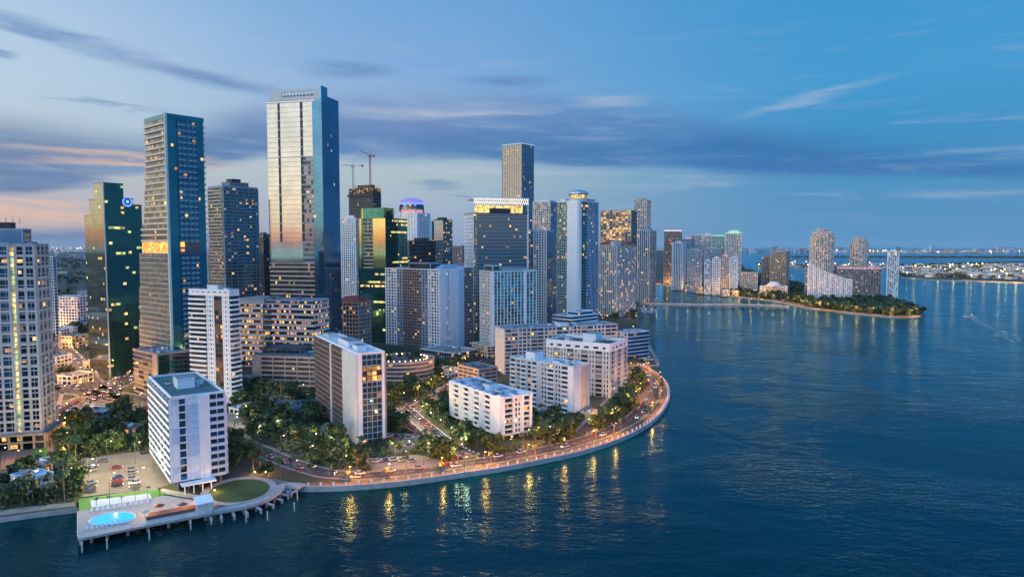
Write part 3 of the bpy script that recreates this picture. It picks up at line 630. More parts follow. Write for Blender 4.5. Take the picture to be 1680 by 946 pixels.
# --- curved garage with roof garden
cx, cy = -84, 512
b = Bld('parking_garage', 'curved pinkish parking garage with lit roof garden and palms', 'garage', (cx, cy, 0), 0, nwin=100)
H = CAMH+corner(650, 597, cy-22)[1]
cg = st(fh=3.1, bay=20, bh=1.5, bp=.3, bm='pinkish', pw=0, g=('dark', 'g_smoke'), lit=.04)
b.block(oval(0, 0, 25, 23, 28)[::1], B0, H, cg, 'dark', 'paving', parm='pinkish', par=1.1); GARAGE = (cx, cy, H)
mb = MB()
for k in range(30):
    a = k*.209; x, y = 20*math.cos(a), 18*math.sin(a); mb.lathe((x, y, H+1), [(.2, 0), (.35, .3), (.05, .6)], 6, 'bulb')
mb.build('garden_light', b.root, kind='stuff'); b.finish()

# --- 10 towers behind, centre left
b, W, D, H = site('residential_tower', 'narrow white gridded tower just right of the tallest tower', 559, 583, 588, 358, 900, 20)
b.block(rect(W, D), B0, H, st(bay=3, bh=.9, pw=.9, pp=.3, bm='white', g=('g_blue', 'g_dark', 'g_teal'), lit=.03), 'white'); b.mech(-W*.8, -W*.2, 3, D-3, H, 4); b.finish()
b, W, D, H = site('low_building', 'low building with red roof between the tallest tower and green tower', 553, 588, 600, 497, 650, 20, D=22, cat='building')
b.block(rect(W, D), B0, H, st(fh=4, bay=3.4, bh=1.1, bp=.4, bm='pinkish', pw=.8, pp=.5, lit=.1), 'pinkish', 'redtile')
b.roof.hexa([(-W-1, -1, H+1), (1, -1, H+1), (1, D+1, H+1), (-W-1, D+1, H+1)], [(-W+6, 7, H+6), (-6, 7, H+6), (-6, D-7, H+6), (-W+6, D-7, H+6)], 'redtile'); b.finish()
b, W, D, H = site('unfinished_tower', 'unfinished dark tower under construction with bare top floors', 572, 612, 625, 308, 1000, 30)
co = st(fh=3.6, bay=4, bh=.5, bp=.9, bm='grey', pw=0, g=('dark',), lit=.03)
b.block(rect(W, D), B0, H-8, co, 'dark', par=0)
b.block(rect(W-1, D-2, -.5, 1), H-7.9, H, st(fh=3, bay=3, bh=.5, bp=1.4, bm='brown', pw=.5, pp=1.0, g=('dark', 'l_dim'), lit=.2), 'dark', par=.3, parm='brown')
b.mech(-W*.7, -W*.15, D*.2, D*.7, H, 5, 'brown', 'core_formwork'); b.mech(-W-1.5, 1.5, -1.8, -1.4, H-12, 3, 'dark', 'safety_screen')
for k in range(14): 
    mb = MB(); x = -W*b.r.random(); y = D*b.r.random(); mb.tube((x, y, H), (x, y, H+b.r.uniform(2, 6)), .3, .3, 4, 'brown'); mb.build('formwork_post', b.root)
CONS = (b, W, D, H); b.finish()
def crane(label, x, y, z0, z1, jl, back, ang, m, luff=0):
    r = empty('tower_crane', (x, y, z0), ang, label, 'crane', 'cranes on the unfinished tower')
    h = z1-z0; mb = MB()
    for sx in (-1, 1):
        for sy in (-1, 1): mb.tube((sx, sy, 0), (sx, sy, h), .22, .22, 4, m)
    k = 0; z = 0
    while z < h-2:
        for a, c in (((-1, -1), (1, -1)), ((1, -1), (1, 1)), ((1, 1), (-1, 1)), ((-1, 1), (-1, -1))):
            mb.tube((*a, z), (*c, z+2), .12, .12, 3, m)
        z += 2
    mb.build('mast', r)
    mb = MB(); mb.box(-1.6, 1.6, -1.6, 1.6, h, h+2.6, m); mb.box(1.6, 3, -1.4, .4, h+.3, h+2.3, 'g_dark'); mb.build('cab', r)
    e = Vector((math.cos(luff)*jl, 0, math.sin(luff)*jl)); o = Vector((0, 0, h+2.6)); mb = MB()
    for q in ((0, -.7, 0), (0, .7, 0), (0, 0, 1.4)): mb.tube(o+Vector(q), o+e+Vector(q)*.4, .28, .2, 4, m)
    n = int(jl/2.5)
    for k in range(n):
        p = o+e*(k/n); mb.tube(p+Vector((0, -.7, 0)), p+e/n+Vector((0, 0, 1.3)), .12, .12, 3, m); mb.tube(p+Vector((0, .7, 0)), p+e/n+Vector((0, 0, 1.3)), .12, .12, 3, m)
    mb.build('jib', r)
    mb = MB(); mb.tube(o, o+Vector((-back, 0, .5)), .5, .4, 4, m); mb.box(-back-1.5, -back+2, -1, 1, h+.6, h+3.4, 'craneR'); mb.build('counter_jib', r)
    mb = MB(); mb.tube(o, o+Vector((-1, 0, 9)), .5, .15, 4, m); mb.tube(o+Vector((-1, 0, 9)), o+e*.7+Vector((0, 0, 1)), .12, .12, 3, m); mb.tube(o+Vector((-1, 0, 9)), o+Vector((-back, 0, 1)), .12, .12, 3, m); mb.build('tie_mast', r)
cx1, w1 = corner(579, 272, 1012); crane('pale hammerhead crane on the left of the unfinished tower', cx1, 1012, H-2, CAMH+w1-2, 18, 14, math.pi, 'craneW')
cx1, w1 = corner(607, 256, 1015); crane('red luffing crane on the right of the unfinished tower', cx1, 1015, H-2, CAMH+w1-2, 17, 6, math.pi*.95, 'craneR', .45)
b, W, D, H = site('office_tower', 'green glass office tower with stepped top reflecting yellow sunset light', 587, 632, 668, 358, 700, 22)
gg = st(fh=4, bay=2.2, bh=.2, bp=.06, bm='g_green2', pw=.08, pp=.08, pm='g_green2', g=('g_green', 'g_green', 'g_green2'), lit=.01, lm=('l_yel', 'l_green', 'l_yel'), row=.22); gg['full'] = True
gy = st(fh=4, bay=2.2, bh=.2, bp=.06, bm='g_gold', pw=.08, pp=.08, pm='g_gold', g=('g_gold',), lit=.0)  # sunset side: yellow reflection coloured into the glass
gb = st(fh=4, bay=2.2, bh=1.1, bp=.2, bm='cream', pw=0, g=('g_green2', 'g_smoke'), lit=.05, row=.05)
zm = zof(b, 440)
b.block(rect(W, D), B0, zm, [gg, gg, gg, gg], 'g_green2', cap=False)
b.block(rect(W, D), zm, H, [[(0, .12, gy), (.12, .2, gg), (.2, .55, gb), (.55, 1, gy)], gg, gg, gy], 'g_green2', par=.6)
b.block([(-W, 3), (-W*.1, 3), (-W*.1, D*.5), (-W, D*.5)], H+.1, zof(b, 341), [[(0, .14, gy), (.14, 1, gg)], gg, gg, gy], 'g_green2', par=.6)
b.finish()
b, W, D, H = site('office_tower', 'dark tower with rounded purple lit crown behind the green tower', 639, 660, 682, 335, 1000, 40)
r_ = 21; cxl = -2; cyl = 18
dk = st(fh=4, bay=4, bh=1, bp=.3, bm='dark', pw=.3, g=('g_blue2', 'g_dark'), lit=.07, lm=('l_purple', 'l_warm', 'l_blue'))
b.block(oval(0, 18, 19, 17, 16), B0, H, dk, 'dark', 'dark', par=0)
mb = MB(); mb.lathe((0, 18, H), [(19.5, 0), (19.3, 2.5)], 20, 'l_blue', 1, .9); mb.lathe((0, 18, H+2.5), [(19, 0), (18, 3), (15, 5)], 20, 'l_purple', 1, .9); mb.lathe((0, 18, H+7.5), [(15, 0), (9, 1.5), (1, 2)], 20, 'bluegrey', 1, .9); mb.build('crown', b.root); b.finish()
b, W, D, H = site('residential_tower', 'white and blue residential tower with pink lit top, right of the green tower', 651, 684, 706, 350, 880, 28)
wv = st(fh=3.2, bay=4.6, bh=.5, bp=.25, bm='white', pw=2.2, pp=.5, g=('g_blue', 'g_blue2', 'g_dark'), lit=.04)
b.block(rect(W, D), B0, H, wv, 'white'); b.mech(-W*.85, -W*.1, 2, D*.6, H, 6, 'pinkish', g='l_pink'); b.mech(-W*1.0, -W*.88, 2, D*.6, H, 3, 'white', 'stair_head'); b.finish()
b, W, D, H = site('residential_tower', 'dark charcoal tower with lit balconies and clipped top corner', 712, 727, 742, 361, 950, 35)
b.block(rect(W, D), B0, H, [st(bay=3, bh=.4, pw=.1, bm='dark', g=('g_blue2', 'g_dark'), lit=.02), st(bay=3, bh=.5, bp=1, bm='grey', pw=0, g=('g_dark',), lit=.14), None, None], 'dark'); b.mech(-W*.8, -3, 3, D*.6, H, 4, 'dark'); b.finish()
b, W, D, H = site('residential_tower', 'thin teal tower squeezed beside the dark charcoal tower', 699, 708, 714, 364, 990, 30)
b.block(rect(W, D), B0, H, st(bay=3, bh=.7, bm='palegreen', pw=.4, g=('g_teal', 'g_blue2'), lit=.1), 'palegreen'); b.mech(-W*.8, -1, 1, D*.6, H, 2); b.finish()
b, W, D, H = site('office_building', 'dark low office block in front of the white and blue tower', 668, 714, 728, 396, 770, 18, cat='building')
b.block(rect(W, D), B0, H, st(fh=4, bay=3, bh=1.2, bm='dark', pw=0, g=('g_blue2', 'g_dark'), lit=.05), 'dark', 'roofdark'); b.mech(-W*.8, -W*.5, 3, D-3, H, 4, 'dark'); b.finish()
b, W, D, H = site('residential_tower', 'short pinkish block far behind, beside the perforated white wall', 742, 758, 764, 404, 1150, 20)
b.block(rect(W, D), B0, H, st(bay=3, bh=1.1, bm='pinkish', pw=1, g=('g_dark',), lit=.1), 'pinkish'); b.mech(-W*.7, -3, 3, 9, H, 3); b.finish()

# --- 11 twin grey and white condo
b, W, D, H = site('residential_tower', 'white and grey twin slab condominium with punched windows and curved white end', 632, 721, 776, 443, 651, 35)
pw_ = st(fh=3.0, bay=3.6, bh=1.2, bp=.2, bm='white', pw=1.5, pp=.24, g=('g_dark', 'g_dark', 'g_blue2'), lit=.05)
pg_ = st(fh=3.0, bay=3.6, bh=1.2, bp=.2, bm='bluegrey', pw=1.5, pp=.24, g=('g_dark', 'g_dark'), lit=.06)
pt_ = st(fh=3.0, bay=3.2, bh=1.3, bp=.9, bm='taupe', pw=1.0, pp=.3, g=('g_dark', 'g_smoke'), lit=.07)
b.block(rect(W, D*.55), B0, H, [[(0, .22, pw_), (.22, .33, pg_), (.33, .68, pt_), (.68, .8, pg_), (.8, 1, pw_)], [(0, .3, 'white', .5), (.3, .55, pw_), (.55, 1, 'white', .5)], pw_, pw_], 'white')
b.block([(-W*.4, D*.55), (0, D*.55), (0, D), (-W*.4, D)], B0, H+1.2, [None, [(0, .35, 'paleblue', .6), (.35, 1, pt_)], pw_, pw_], 'white')
b.mech(-W*.62, -W*.22, D*.1, D*.4, H, 6.5, 'bluegrey', g='g_dark')
mb = MB(); mb.hexa([(-W*.15, 2, H), (0, 2, H), (0, D*.9, H), (-W*.15, D*.9, H)], [(-W*.1, 12, H+5), (-W*.05, 12, H+5), (-W*.05, D*.6, H+5), (-W*.1, D*.6, H+5)], 'bluegrey'); mb.build('hipped_roof', b.root)
b.clutter(-W+4, -W*.65, 3, D*.5-3, H, 5); b.finish()
b, W, D, H = site('podium_building', 'dark patterned parking podium with yellow lit windows below the twin condominium', 690, 745, 783, 580, 590, 38, cat='building')
po = st(fh=3.4, bay=3, bh=.7, bp=.3, bm='grey', pw=.5, pp=.35, g=('g_blue2', 'g_dark', 'bluegrey', 'dark'), lit=.03)
po2 = st(fh=3.4, bay=4, bh=1.1, bp=.4, bm='grey', pw=.3, pp=.45, g=('dark', 'g_smoke'), lit=.5, lm=('l_yel', 'l_yel', 'l_warm'))
b.block(rect(W, D), B0, H, [po, po2, po, po], 'dark', 'roofgrey', parm='offwhite'); b.clutter(-W+4, -4, 4, D-4, H, 6); b.finish()

# --- 12 lattice crown tower
b, W, D, H = site('office_tower', 'dark banded glass tower with white perforated side and bright lattice crown', 762, 777, 867, 350, 780, 70)
ck = st(fh=4, bay=3.6, bh=1.7, bp=.3, bm='white', pw=1.9, pp=.34, g=('g_dark', 'g_blue2'), lit=.05)
dg = st(fh=4, bay=2.4, bh=.5, bp=.4, bm='bluegrey', pw=0, g=('g_dark',), lit=.03, row=.04)
b.block(rect(W, D), B0, H, [ck, [(0, .06, st(fh=4, bay=2, bh=.8, bm='beige', pw=.4, lit=.3)), (.06, .97, dg), (.97, 1, 'white', .6)], ck, ck], 'dark', cap=True)
zc0 = H+3; zc1 = zof(b, 324); mb = MB()
L = D; n = 26
for k in range(n):
    for a, c in ((k/n, (k+1)/n), ((k+1)/n, k/n)):
        mb.tube((.4, a*L, zc0+8), (.4, c*L, zc1), .35, .35, 4, 'l_white')
mb.box(-.2, .6, 0, L, zc1, zc1+.8, 'white'); mb.box(-.2, .6, 0, L, zc0+7.4, zc0+8, 'white'); mb.box(-W, -.3, 1, L-1, zc1-1.2, zc1-.6, 'white')
for y in (0, L-1): mb.box(-.8, .5, y, y+1, H, zc1, 'white')
mb.build('lattice_crown', b.root)
mb = MB(); mb.box(-W*.5, -4, 6, L-6, H, zc0+7, 'l_yel', 'white'); mb.box(-3.9, -3, L*.3, L*.68, H, zc0+3.5, 'dark'); mb.build('roof_lounge', b.root)
b.finish()

# --- 13, 14 towers behind
b, W, D, H = site('residential_tower', 'very tall slim banded tower with blue lit roof rim, centre of skyline', 824, 856, 876, 236, 1000, 38)
b.block(rect(W, D), B0, H, [st(fh=3.5, bay=3.4, bh=.8, bp=.7, bm='cream', pw=.4, pp=.75, pm='beige', g=('g_dark',), lit=.06), st(fh=3.5, bay=3, bh=.7, bp=.7, bm='bluegrey', pw=0, g=('g_blue2', 'g_dark'), lit=.03), None, None], 'dark', parm='bluegrey', par=1.6)
mb = MB(); mb.box(.4, .6, 0, D, H+.6, H+1.5, 'l_sky'); mb.box(-W, 0, -.6, -.4, H+.6, H+1.5, 'l_sky'); mb.build('rim_light', b.root)
b.mech(-W*.8, -3, 3, D*.7, H, 3, 'bluegrey'); b.finish()
b, W, D, H = site('residential_tower', 'beige gridded tower with blue edge, behind the white grid tower', 874, 903, 917, 331, 950, 30)
b.block(rect(W, D), B0, H, [st(bay=3, bh=.8, bm='offwhite', pw=.7, g=('g_smoke', 'g_dark'), lit=.12, lm=('l_yel', 'l_dim', 'l_pink')), st(bay=3, bh=.3, bm='bluegrey', pw=.2, g=('g_blue2', 'g_blue'), lit=.03), None, None], 'offwhite'); b.mech(-W*.8, -3, 3, D*.7, H, 3); b.finish()
b, W, D, H = site('residential_tower', 'lower white grid tower between turquoise condominium and tall domed tower', 866, 897, 908, 379, 820, 22)
b.block(rect(W, D), B0, H, [[(0, .3, st(bay=3, bh=.5, bm='white', pw=.5, g=('g_dark', 'g_smoke'), lit=.1)), (.3, 1, st(bay=3.3, bh=1.1, bm='white', pw=1.2, g=('g_dark',), lit=.05))], st(bay=3, bh=.2, bm='bluegrey', pw=.2, g=('g_blue', 'g_blue2'), lit=.04), None, None], 'white'); b.mech(-W*.8, -W*.4, 3, D*.7, H, 3); b.clutter(-W+3, -3, 3, D-3, H, 3); b.finish()
# --- 15 domed crown tower
b, W, D, H = site('residential_tower', 'tall white and teal tower with rounded open crown on top', 915, 949, 982, 330, 760, 45)
lf = st(fh=3.2, bay=3.2, bh=.4, bp=.9, bm='palegreen', pw=.4, pp=.95, g=('g_olive', 'g_teal', 'g_smoke', 'g_green'), lit=.09)
rg = st(fh=3.2, bay=2.4, bh=.15, bp=.1, bm='paleblue', pw=.35, pp=.3, g=('g_blue', 'g_teal', 'g_blue'), lit=.03)
mg = st(fh=3.2, bay=3.2, bh=.3, bp=.8, bm='palegreen', pw=0, g=('g_green', 'g_dark', 'g_green2'), lit=.12)
b.block(rect(W, D), B0, H, [[(0, .5, lf), (.5, 1, 'white', 1.5)], [(0, .12, 'white', 1.2), (.12, .42, mg), (.42, 1, rg)], rg, lf], 'white')
mb = MB(); c0 = (-W*.4, D*.4, H)
mb.lathe(c0, [(11, 0), (11, 4), (9, 4.1)], 20, 'cream')
mb.lathe((c0[0], c0[1], H+8), [(10, 0), (11.5, 1), (11, 3), (7, 5), (1, 6)], 20, 'metal')
for k in range(12): a = k*math.pi/6; mb.tube((c0[0]+9*math.cos(a), c0[1]+9*math.sin(a), H+4), (c0[0]+9.5*math.cos(a), c0[1]+9.5*math.sin(a), H+8), .5, .5, 5, 'cream')
mb.lathe((c0[0], c0[1], H+4.1), [(7.5, 0), (7.5, 3.9)], 16, 'l_yel'); mb.tube((c0[0], c0[1], H+14), (c0[0], c0[1], H+19), .3, .1, 5, 'metal'); mb.build('crown', b.root)
b.mech(-W+2, -W+8, 3, 10, H, 3.5); b.mech(-8, -2, D-12, D-4, H, 3.5, 'bluegrey', 'machine_room'); b.finish()
# --- 16
b, W, D, H = site('hotel_tower', 'broad brown tower with amber lit window columns at right of skyline', 985, 1036, 1045, 345, 1120, 20)
b.block(rect(W, D), B0, H, [st(fh=3.5, bay=5, bh=1.0, bp=.3, bm='beige', pw=1.3, pp=.5, g=('g_smoke', 'l_dim', 'l_warm', 'g_dark'), lit=.3), st(bay=4, bh=.5, bm='dark', pw=.3, g=('g_blue2', 'g_dark'), lit=.02), None, None], 'beige'); b.finish()
b, W, D, H = site('residential_tower', 'tall slim beige tower rising behind the brown tower', 1040, 1061, 1068, 328, 1350, 20)
b.block(rect(W, D), B0, H, st(fh=3.5, bay=4, bh=1.1, bm='offwhite', pw=1, g=('g_smoke', 'g_dark'), lit=.15, lm=('l_dim', 'l_warm')), 'beige'); b.mech(-W*.8, -W*.3, 3, D*.5, H, 4, 'beige'); b.finish()
b, W, D, H = site('residential_tower', 'teal glass tower at the river mouth, below the slim beige tower', 1046, 1066, 1077, 378, 1220, 25)
b.block(rect(W, D), B0, H, [st(bay=4, bh=.5, bm='palegreen', pw=1, pp=.4, pm='white', g=('g_teal', 'g_blue'), lit=.09), st(bay=3, bh=.3, bm='bluegrey', pw=.2, g=('g_blue2', 'g_teal'), lit=.06), None, None], 'palegreen'); b.mech(-W*.9, -3, 3, D*.6, H, 4, 'bluegrey'); b.finish()
# --- 17 red roofed beige tower
b, W, D, H = site('residential_tower', 'beige tower with red hipped roof caps beside the bay', 983, 1012, 1043, 404, 957, 45)
bg_ = st(fh=3.1, bay=3.6, bh=.9, bp=.5, bm='offwhite', pw=1.0, pp=.55, g=('g_dark', 'g_smoke', 'g_teal'), lit=.16, lm=('l_warm', 'l_yel', 'l_dim'))
b.block(rect(W, D), B0, H, [bg_, bg_, bg_, bg_], 'beige')
for x0, x1, y0, y1, h in ((-W, -W*.4, 0, D*.6, 9), (-W*.35, 0, D*.5, D, 6)):
    mb = MB(); mx, my = (x0+x1)/2, (y0+y1)/2
    mb.box(x0+1, x1-1, y0+1, y1-1, H, H+3, 'beige'); mb.hexa([(x0, y0, H+3), (x1, y0, H+3), (x1, y1, H+3), (x0, y1, H+3)], [(mx-2, my-2, H+3+h*.7), (mx+2, my-2, H+3+h*.7), (mx+2, my+2, H+3+h*.7), (mx-2, my+2, H+3+h*.7)], 'redtile'); mb.build('hipped_roof', b.root)
b.mech(-W*.4, -W*.2, 2, D*.4, H, 7, 'offwhite'); b.finish()
# --- 18 turquoise condo
b, W, D, H = site('residential_tower', 'turquoise and white gridded condominium in the centre foreground cluster', 787, 806, 880, 446, 610, 60)
tq = st(fh=3.0, bay=3.4, bh=.35, bp=.4, bm='palegreen', pw=.6, pp=.6, pm='white', g=('g_turq', 'g_turq', 'g_teal', 'g_dark'), lit=.045)
tl = st(fh=3.0, bay=3.4, bh=1.2, bp=.25, bm='palegreen', pw=1.6, pp=.3, pm='offwhite', g=('g_dark', 'g_teal'), lit=.05)
b.block(rect(W, D), 12, H, [tl, [(0, .05, 'white', .7), (.05, .72, tq), (.72, .76, 'white', .8), (.76, 1, tq)], tq, tl], 'palegreen')
b.block([(-W-4, -6), (3, -6), (3, D), (-W-4, D)], B0, 12, st(fh=3, bay=4, bh=1, bp=.3, bm='cream', pw=.7, lit=.12), 'cream')
b.mech(-W*.8, -2, D*.05, D*.22, H, 6, 'palegreen', g='g_dark'); b.mech(-W*.8, -2, D*.25, D*.66, H, 3.5, 'bluegrey', 'machine_room'); b.mech(-W*.6, -4, D*.72, D*.85, H, 3, 'palegreen', 'stair_head'); b.finish()

# --- 19 foreground white blocks
b, W, D, H = site('apartment_block', 'nine storey white block with rounded roof arches nearest the sea road', 738, 822, 871, 655, 345, 56)
rr = st(fh=2.9, bay=3.6, bh=1.2, bp=.35, bm='white', pw=1.5, pp=.5, g=('g_dark', 'g_dark2', 'g_blue2', 'blind', 'g_dark'), lit=.05)
rv = st(fh=2.9, bay=5, bh=.5, bp=.9, bm='white', pw=0, g=('g_dark', 'g_dark2', 'blind'), lit=.1, rail=(.8, 'white'), div=1)
rb_ = st(fh=2.9, bay=5, bh=.45, bp=.8, bm='white', pw=0, g=('g_blue2', 'g_dark', 'g_dark'), lit=.25, lm=('l_orange', 'l_dim', 'l_warm'), rail=(.6, 'bluegrey'))
rw_ = st(fh=2.9, bay=2.4, bh=.9, bp=.4, bm='white', pw=.7, pp=.45, g=('g_dark', 'g_blue2', 'g_teal'), lit=.05)
b.block(rect(W, D), 4.5, H, [alt(8, rr, rv, 0, .82)+[(.82, 1, 'white', .55)], [(0, .1, 'white', .9), (.1, .36, rb_), (.36, .42, 'white', 1.2), (.42, .66, rw_), (.66, .72, 'white', 1.2), (.72, .94, rb_), (.94, 1, 'white', 1.2)], rr, rr], 'white', 'bluegrey')
b.block(rect(W-2, D-2, -1, 1), B0, 4.5, st(fh=3.5, bay=5, bh=.3, bp=.2, bm='grey', pw=.8, g=('g_dark',), lit=.2), 'offwhite', cap=False)
mb = MB()
for k, fr_ in enumerate((.0, .39, .69, .97)):     # rounded roof arches running back over the roof
    y = D*fr_-.0
    for x0, x1, z in ((-1.4, 1.1, 1.6), (-3.2, -1.4, 1.9), (-4.5, -3.2, 1.4)): mb.box(x0, x1, y, y+1.0, H+.9, H+z, 'white')
    mb.tube((.4, y, H+.6), (.4, y+1, H+.6), .9, .9, 10, 'white')
for k in range(8): mb.tube((-W+4+k*W*.12, -.2, H+.5), (-W+4+k*W*.12, 1, H+.5), .9, .9, 10, 'white')
mb.build('roof_arch', b.root)
b.mech(-W*.5, -W*.38, D*.3, D*.65, H, 3.5, 'white'); b.mech(-W*.8, -W*.7, D*.3, D*.6, H, 2.2, 'paleblue', 'stair_head'); b.mech(-W*.27, -W*.2, D*.3, D*.7, H, 2, 'white', 'machine_room'); b.clutter(-W+4, -4, 3, D-3, H, 16, .8); b.finish()
b, W, D, H = site('apartment_block', 'pale ten storey block with blank beige end wall, middle of the white group', 838, 941, 967, 603, 392, 43)
mm_ = st(fh=2.9, bay=3.4, bh=1.15, bp=.3, bm='offwhite', pw=.9, pp=.35, g=('g_dark', 'g_smoke', 'blind', 'g_dark2'), lit=.06)
mn_ = st(fh=2.9, bay=3.6, bh=1.0, bp=1.1, bm='white', pw=0, g=('g_dark', 'g_smoke', 'blind'), lit=.1, div=1)
b.block(rect(W, D), B0, H, [alt(5, mn_, mm_, 0, .45)+[(.45, .5, 'offwhite', .6)]+alt(4, mm_, mn_, .5, .93)+[(.93, 1, 'white', .5)], [(0, .45, 'paleblue', .4), (.45, .75, 'beige', .3), (.75, 1, 'bluegrey', .4)], mm_, mm_], 'offwhite', 'offwhite')
b.mech(-W*.8, -W*.65, D*.2, D*.7, H, 5, 'white'); b.mech(-W*.4, -W*.3, D*.3, D*.6, H, 1.6, 'white', 'stair_head'); b.clutter(-W+4, -4, 3, D-3, H, 8, .7); b.finish()
b, W, D, H = site('apartment_block', 'largest white block with open roof terrace and blue shaded right end', 897, 1001, 1019, 569, 446, 30, D=30)
lw = st(fh=3.0, bay=3.4, bh=1.0, bp=.3, bm='offwhite', pw=1.1, pp=.4, g=('g_dark', 'g_smoke', 'g_blue2', 'blind'), lit=.05, lm=('l_dim', 'l_pink', 'l_warm'))
lv2 = st(fh=3.0, bay=4.6, bh=.5, bp=1.0, bm='offwhite', pw=0, g=('g_dark', 'g_smoke', 'blind', 'g_dark2'), lit=.1, rail=(.7, 'bluegrey'), div=1)
lr = st(fh=3.0, bay=5, bh=.8, bp=.8, bm='bluegrey', pw=1, pp=.85, g=('g_blue2', 'g_dark'), lit=.03)
b.block(rect(W, D), B0, H-3.2, [alt(9, lw, lv2), alt(5, lr, lw), lw, lw], 'offwhite', cap=False)
b.block(rect(W, D), H-3.2, H, [st(fh=3.2, bay=7, bh=1.3, bp=.5, bm='white', pw=3, pp=.55, g=('g_dark', 'g_blue2'), lit=.1)]*4, 'white', 'roofdark', par=2.2)
b.mech(-W*.55, -W*.34, D*.45, D*.85, H, 6, 'white'); b.mech(-W*.8, -W*.72, D*.3, D*.5, H, 3, 'offwhite', 'stair_head'); b.clutter(-W+4, -4, 5, D-5, H, 10, .8); b.finish()
b, W, D, H = site('apartment_block', 'long off-white slab with plain windowless end wall behind the white blocks', 813, 828, 1012, 541, 528, 70)
ll = st(fh=3.0, bay=3.6, bh=1.1, bp=.8, bm='offwhite', pw=.8, pp=.85, g=('g_dark', 'g_smoke', 'g_blue2'), lit=.1)
b.block(rect(W, D), B0, H, [[(0, 1, 'offwhite', .4)], alt(9, lv2, ll), ll, ll], 'offwhite', 'roofgrey', parm='bluegrey'); b.clutter(-W+3, -3, 4, D-4, H, 12); b.mech(-W*.7, -5, D*.5, D*.58, H, 3); b.finish()
b, W, D, H = site('terraced_building', 'white terraced building with long balconies in front of the domed tower', 907, 938, 979, 520, 650, 45, cat='building')
tw_ = st(fh=3.2, bay=6, bh=1.2, bp=1.2, bm='white', pw=0, g=('g_dark', 'g_blue2'), lit=.04)
b.block(rect(W, D), B0, H, tw_, 'white'); b.block([(-W*.6, D*.3), (-2, D*.3), (-2, D*.9), (-W*.6, D*.9)], H, H+3.4, tw_, 'white'); b.finish()
b, W, D, H = site('apartment_block', 'pale blue narrow block beside the marina basin', 1012, 1030, 1050, 547, 600, 55, D=26)
b.block(rect(W, D), B0, H, [st(bay=4, bh=1, bm='paleblue', pw=1.2, lit=.04), st(bay=6, bh=.6, bp=1, bm='paleblue', pw=0, g=('g_teal', 'g_blue2'), lit=.03), None, None], 'paleblue'); b.mech(-W*.6, -3, 3, D*.5, H, 3, 'paleblue'); b.clutter(-W+3, -3, 3, D-3, H, 3); b.finish()
b, W, D, H = site('parking_garage', 'low open deck garage behind the nine storey white block', 752, 785, 815, 607, 475, 50, cat='garage')
b.block(rect(W, D), B0, H, st(fh=3, bay=6, bh=1.2, bp=.3, bm='pinkish', pw=.5, g=('dark',), lit=.1), 'pinkish', 'paving', par=1.1); b.clutter(-W+4, -4, 4, D-4, H, 8); b.finish()
# --- low buildings, left and middle
def lowb(name, label, ul, um, ur, vt, Y, phi, m, roofm, s_=None, W=None, D=None, hip=False, cat='building', cl=3):
    b, W, D, H = site(name, label, ul, um, ur, vt, Y, phi, W=W, D=D, cat=cat)
    b.block(rect(W, D), B0, H, s_ or st(fh=3.5, bay=4, bh=1.2, bp=.2, bm=m, pw=1.0, lit=.3), m, roofm, par=0 if hip else .8)
    if hip: b.roof.hexa([(-W-1, -1, H), (1, -1, H), (1, D+1, H), (-W-1, D+1, H)], [(-W*.7, D*.45, H+3), (-W*.3, D*.45, H+3), (-W*.3, D*.55, H+3), (-W*.7, D*.55, H+3)], roofm)
    elif cl: b.clutter(-W+2, -2, 2, D-2, H, cl)
    b.finish()
lowb('low_building', 'white flat roofed low building left of the avenue', 76, 128, 176, 671, 420, 20, 'offwhite', 'roofgrey', W=24, D=20)
lowb('low_building', 'small building with red tiled roof left of the avenue', 76, 96, 112, 655, 470, 20, 'beige', 'redtile', hip=True)
lowb('low_building', 'small red roofed pavilion behind the pool car park', 222, 240, 256, 719, 372, 25, 'offwhite', 'redtile', hip=True, D=14)
lowb('apartment_block', 'long white five storey block beyond the avenue at left', 74, 126, 134, 488, 820, 12, 'white', 'roofgrey', D=25)
lowb('residential_tower', 'small teal tower seen right of the left edge tower', 74, 86, 92, 421, 720, 20, 'paleblue', 'roofgrey', st(bay=3, bh=.6, bm='paleblue', g=('g_teal', 'g_blue2'), pw=.4, lit=.03), cat='tower')
lowb('clubhouse', 'small red roofed clubhouse beside the brown slab tower', 629, 642, 662, 694, 382, 45, 'offwhite', 'redtile', hip=True, D=14)
lowb('low_building', 'small white pavilion among trees beside the tennis court', 376, 392, 410, 672, 400, 30, 'offwhite', 'white', D=14)
lowb('low_building', 'pale blue garden pavilion left of the palms at the water', 24, 48, 70, 787, 268, 25, 'paleblue', 'paleblue', D=9, W=12)
lowb('low_building', 'flat white pavilion below the left edge tower', 48, 68, 80, 765, 292, 10, 'offwhite', 'paleblue', D=10, W=11)
lowb('low_building', 'lit low restaurant on the waterfront by the marina', 1033, 1044, 1052, 543, 760, 40, 'cream', 'redtile', hip=True)
def low2(label, u, v, wpx, h, phi, m, rm, D=14, lit=.3, hip=False):
    Y = 112000/(v-403); lowb('low_building', label, u-wpx, u, u+6, 403+(100-h)*1120/Y, Y, phi, m, rm, st(fh=3.5, bay=4, bh=1.2, bp=.2, bm=m, pw=1.0, lit=lit), D=D, hip=hip)
low2('low grey roofed shop block in the angle of avenue and street', 118, 634, 24, 7, 15, 'offwhite', 'roofgrey', 18)
low2('small lit shop with dark roof by the side street', 152, 606, 16, 6, 20, 'beige', 'roofdark', 14, .6)
low2('pale two storey block left of the side street', 92, 604, 14, 9, 10, 'white', 'roofgrey', 16)
low2('long dark canopy roof between avenue and pool car park', 214, 716, 74, 4, 12, 'grey', 'roofdark', 9, .1)
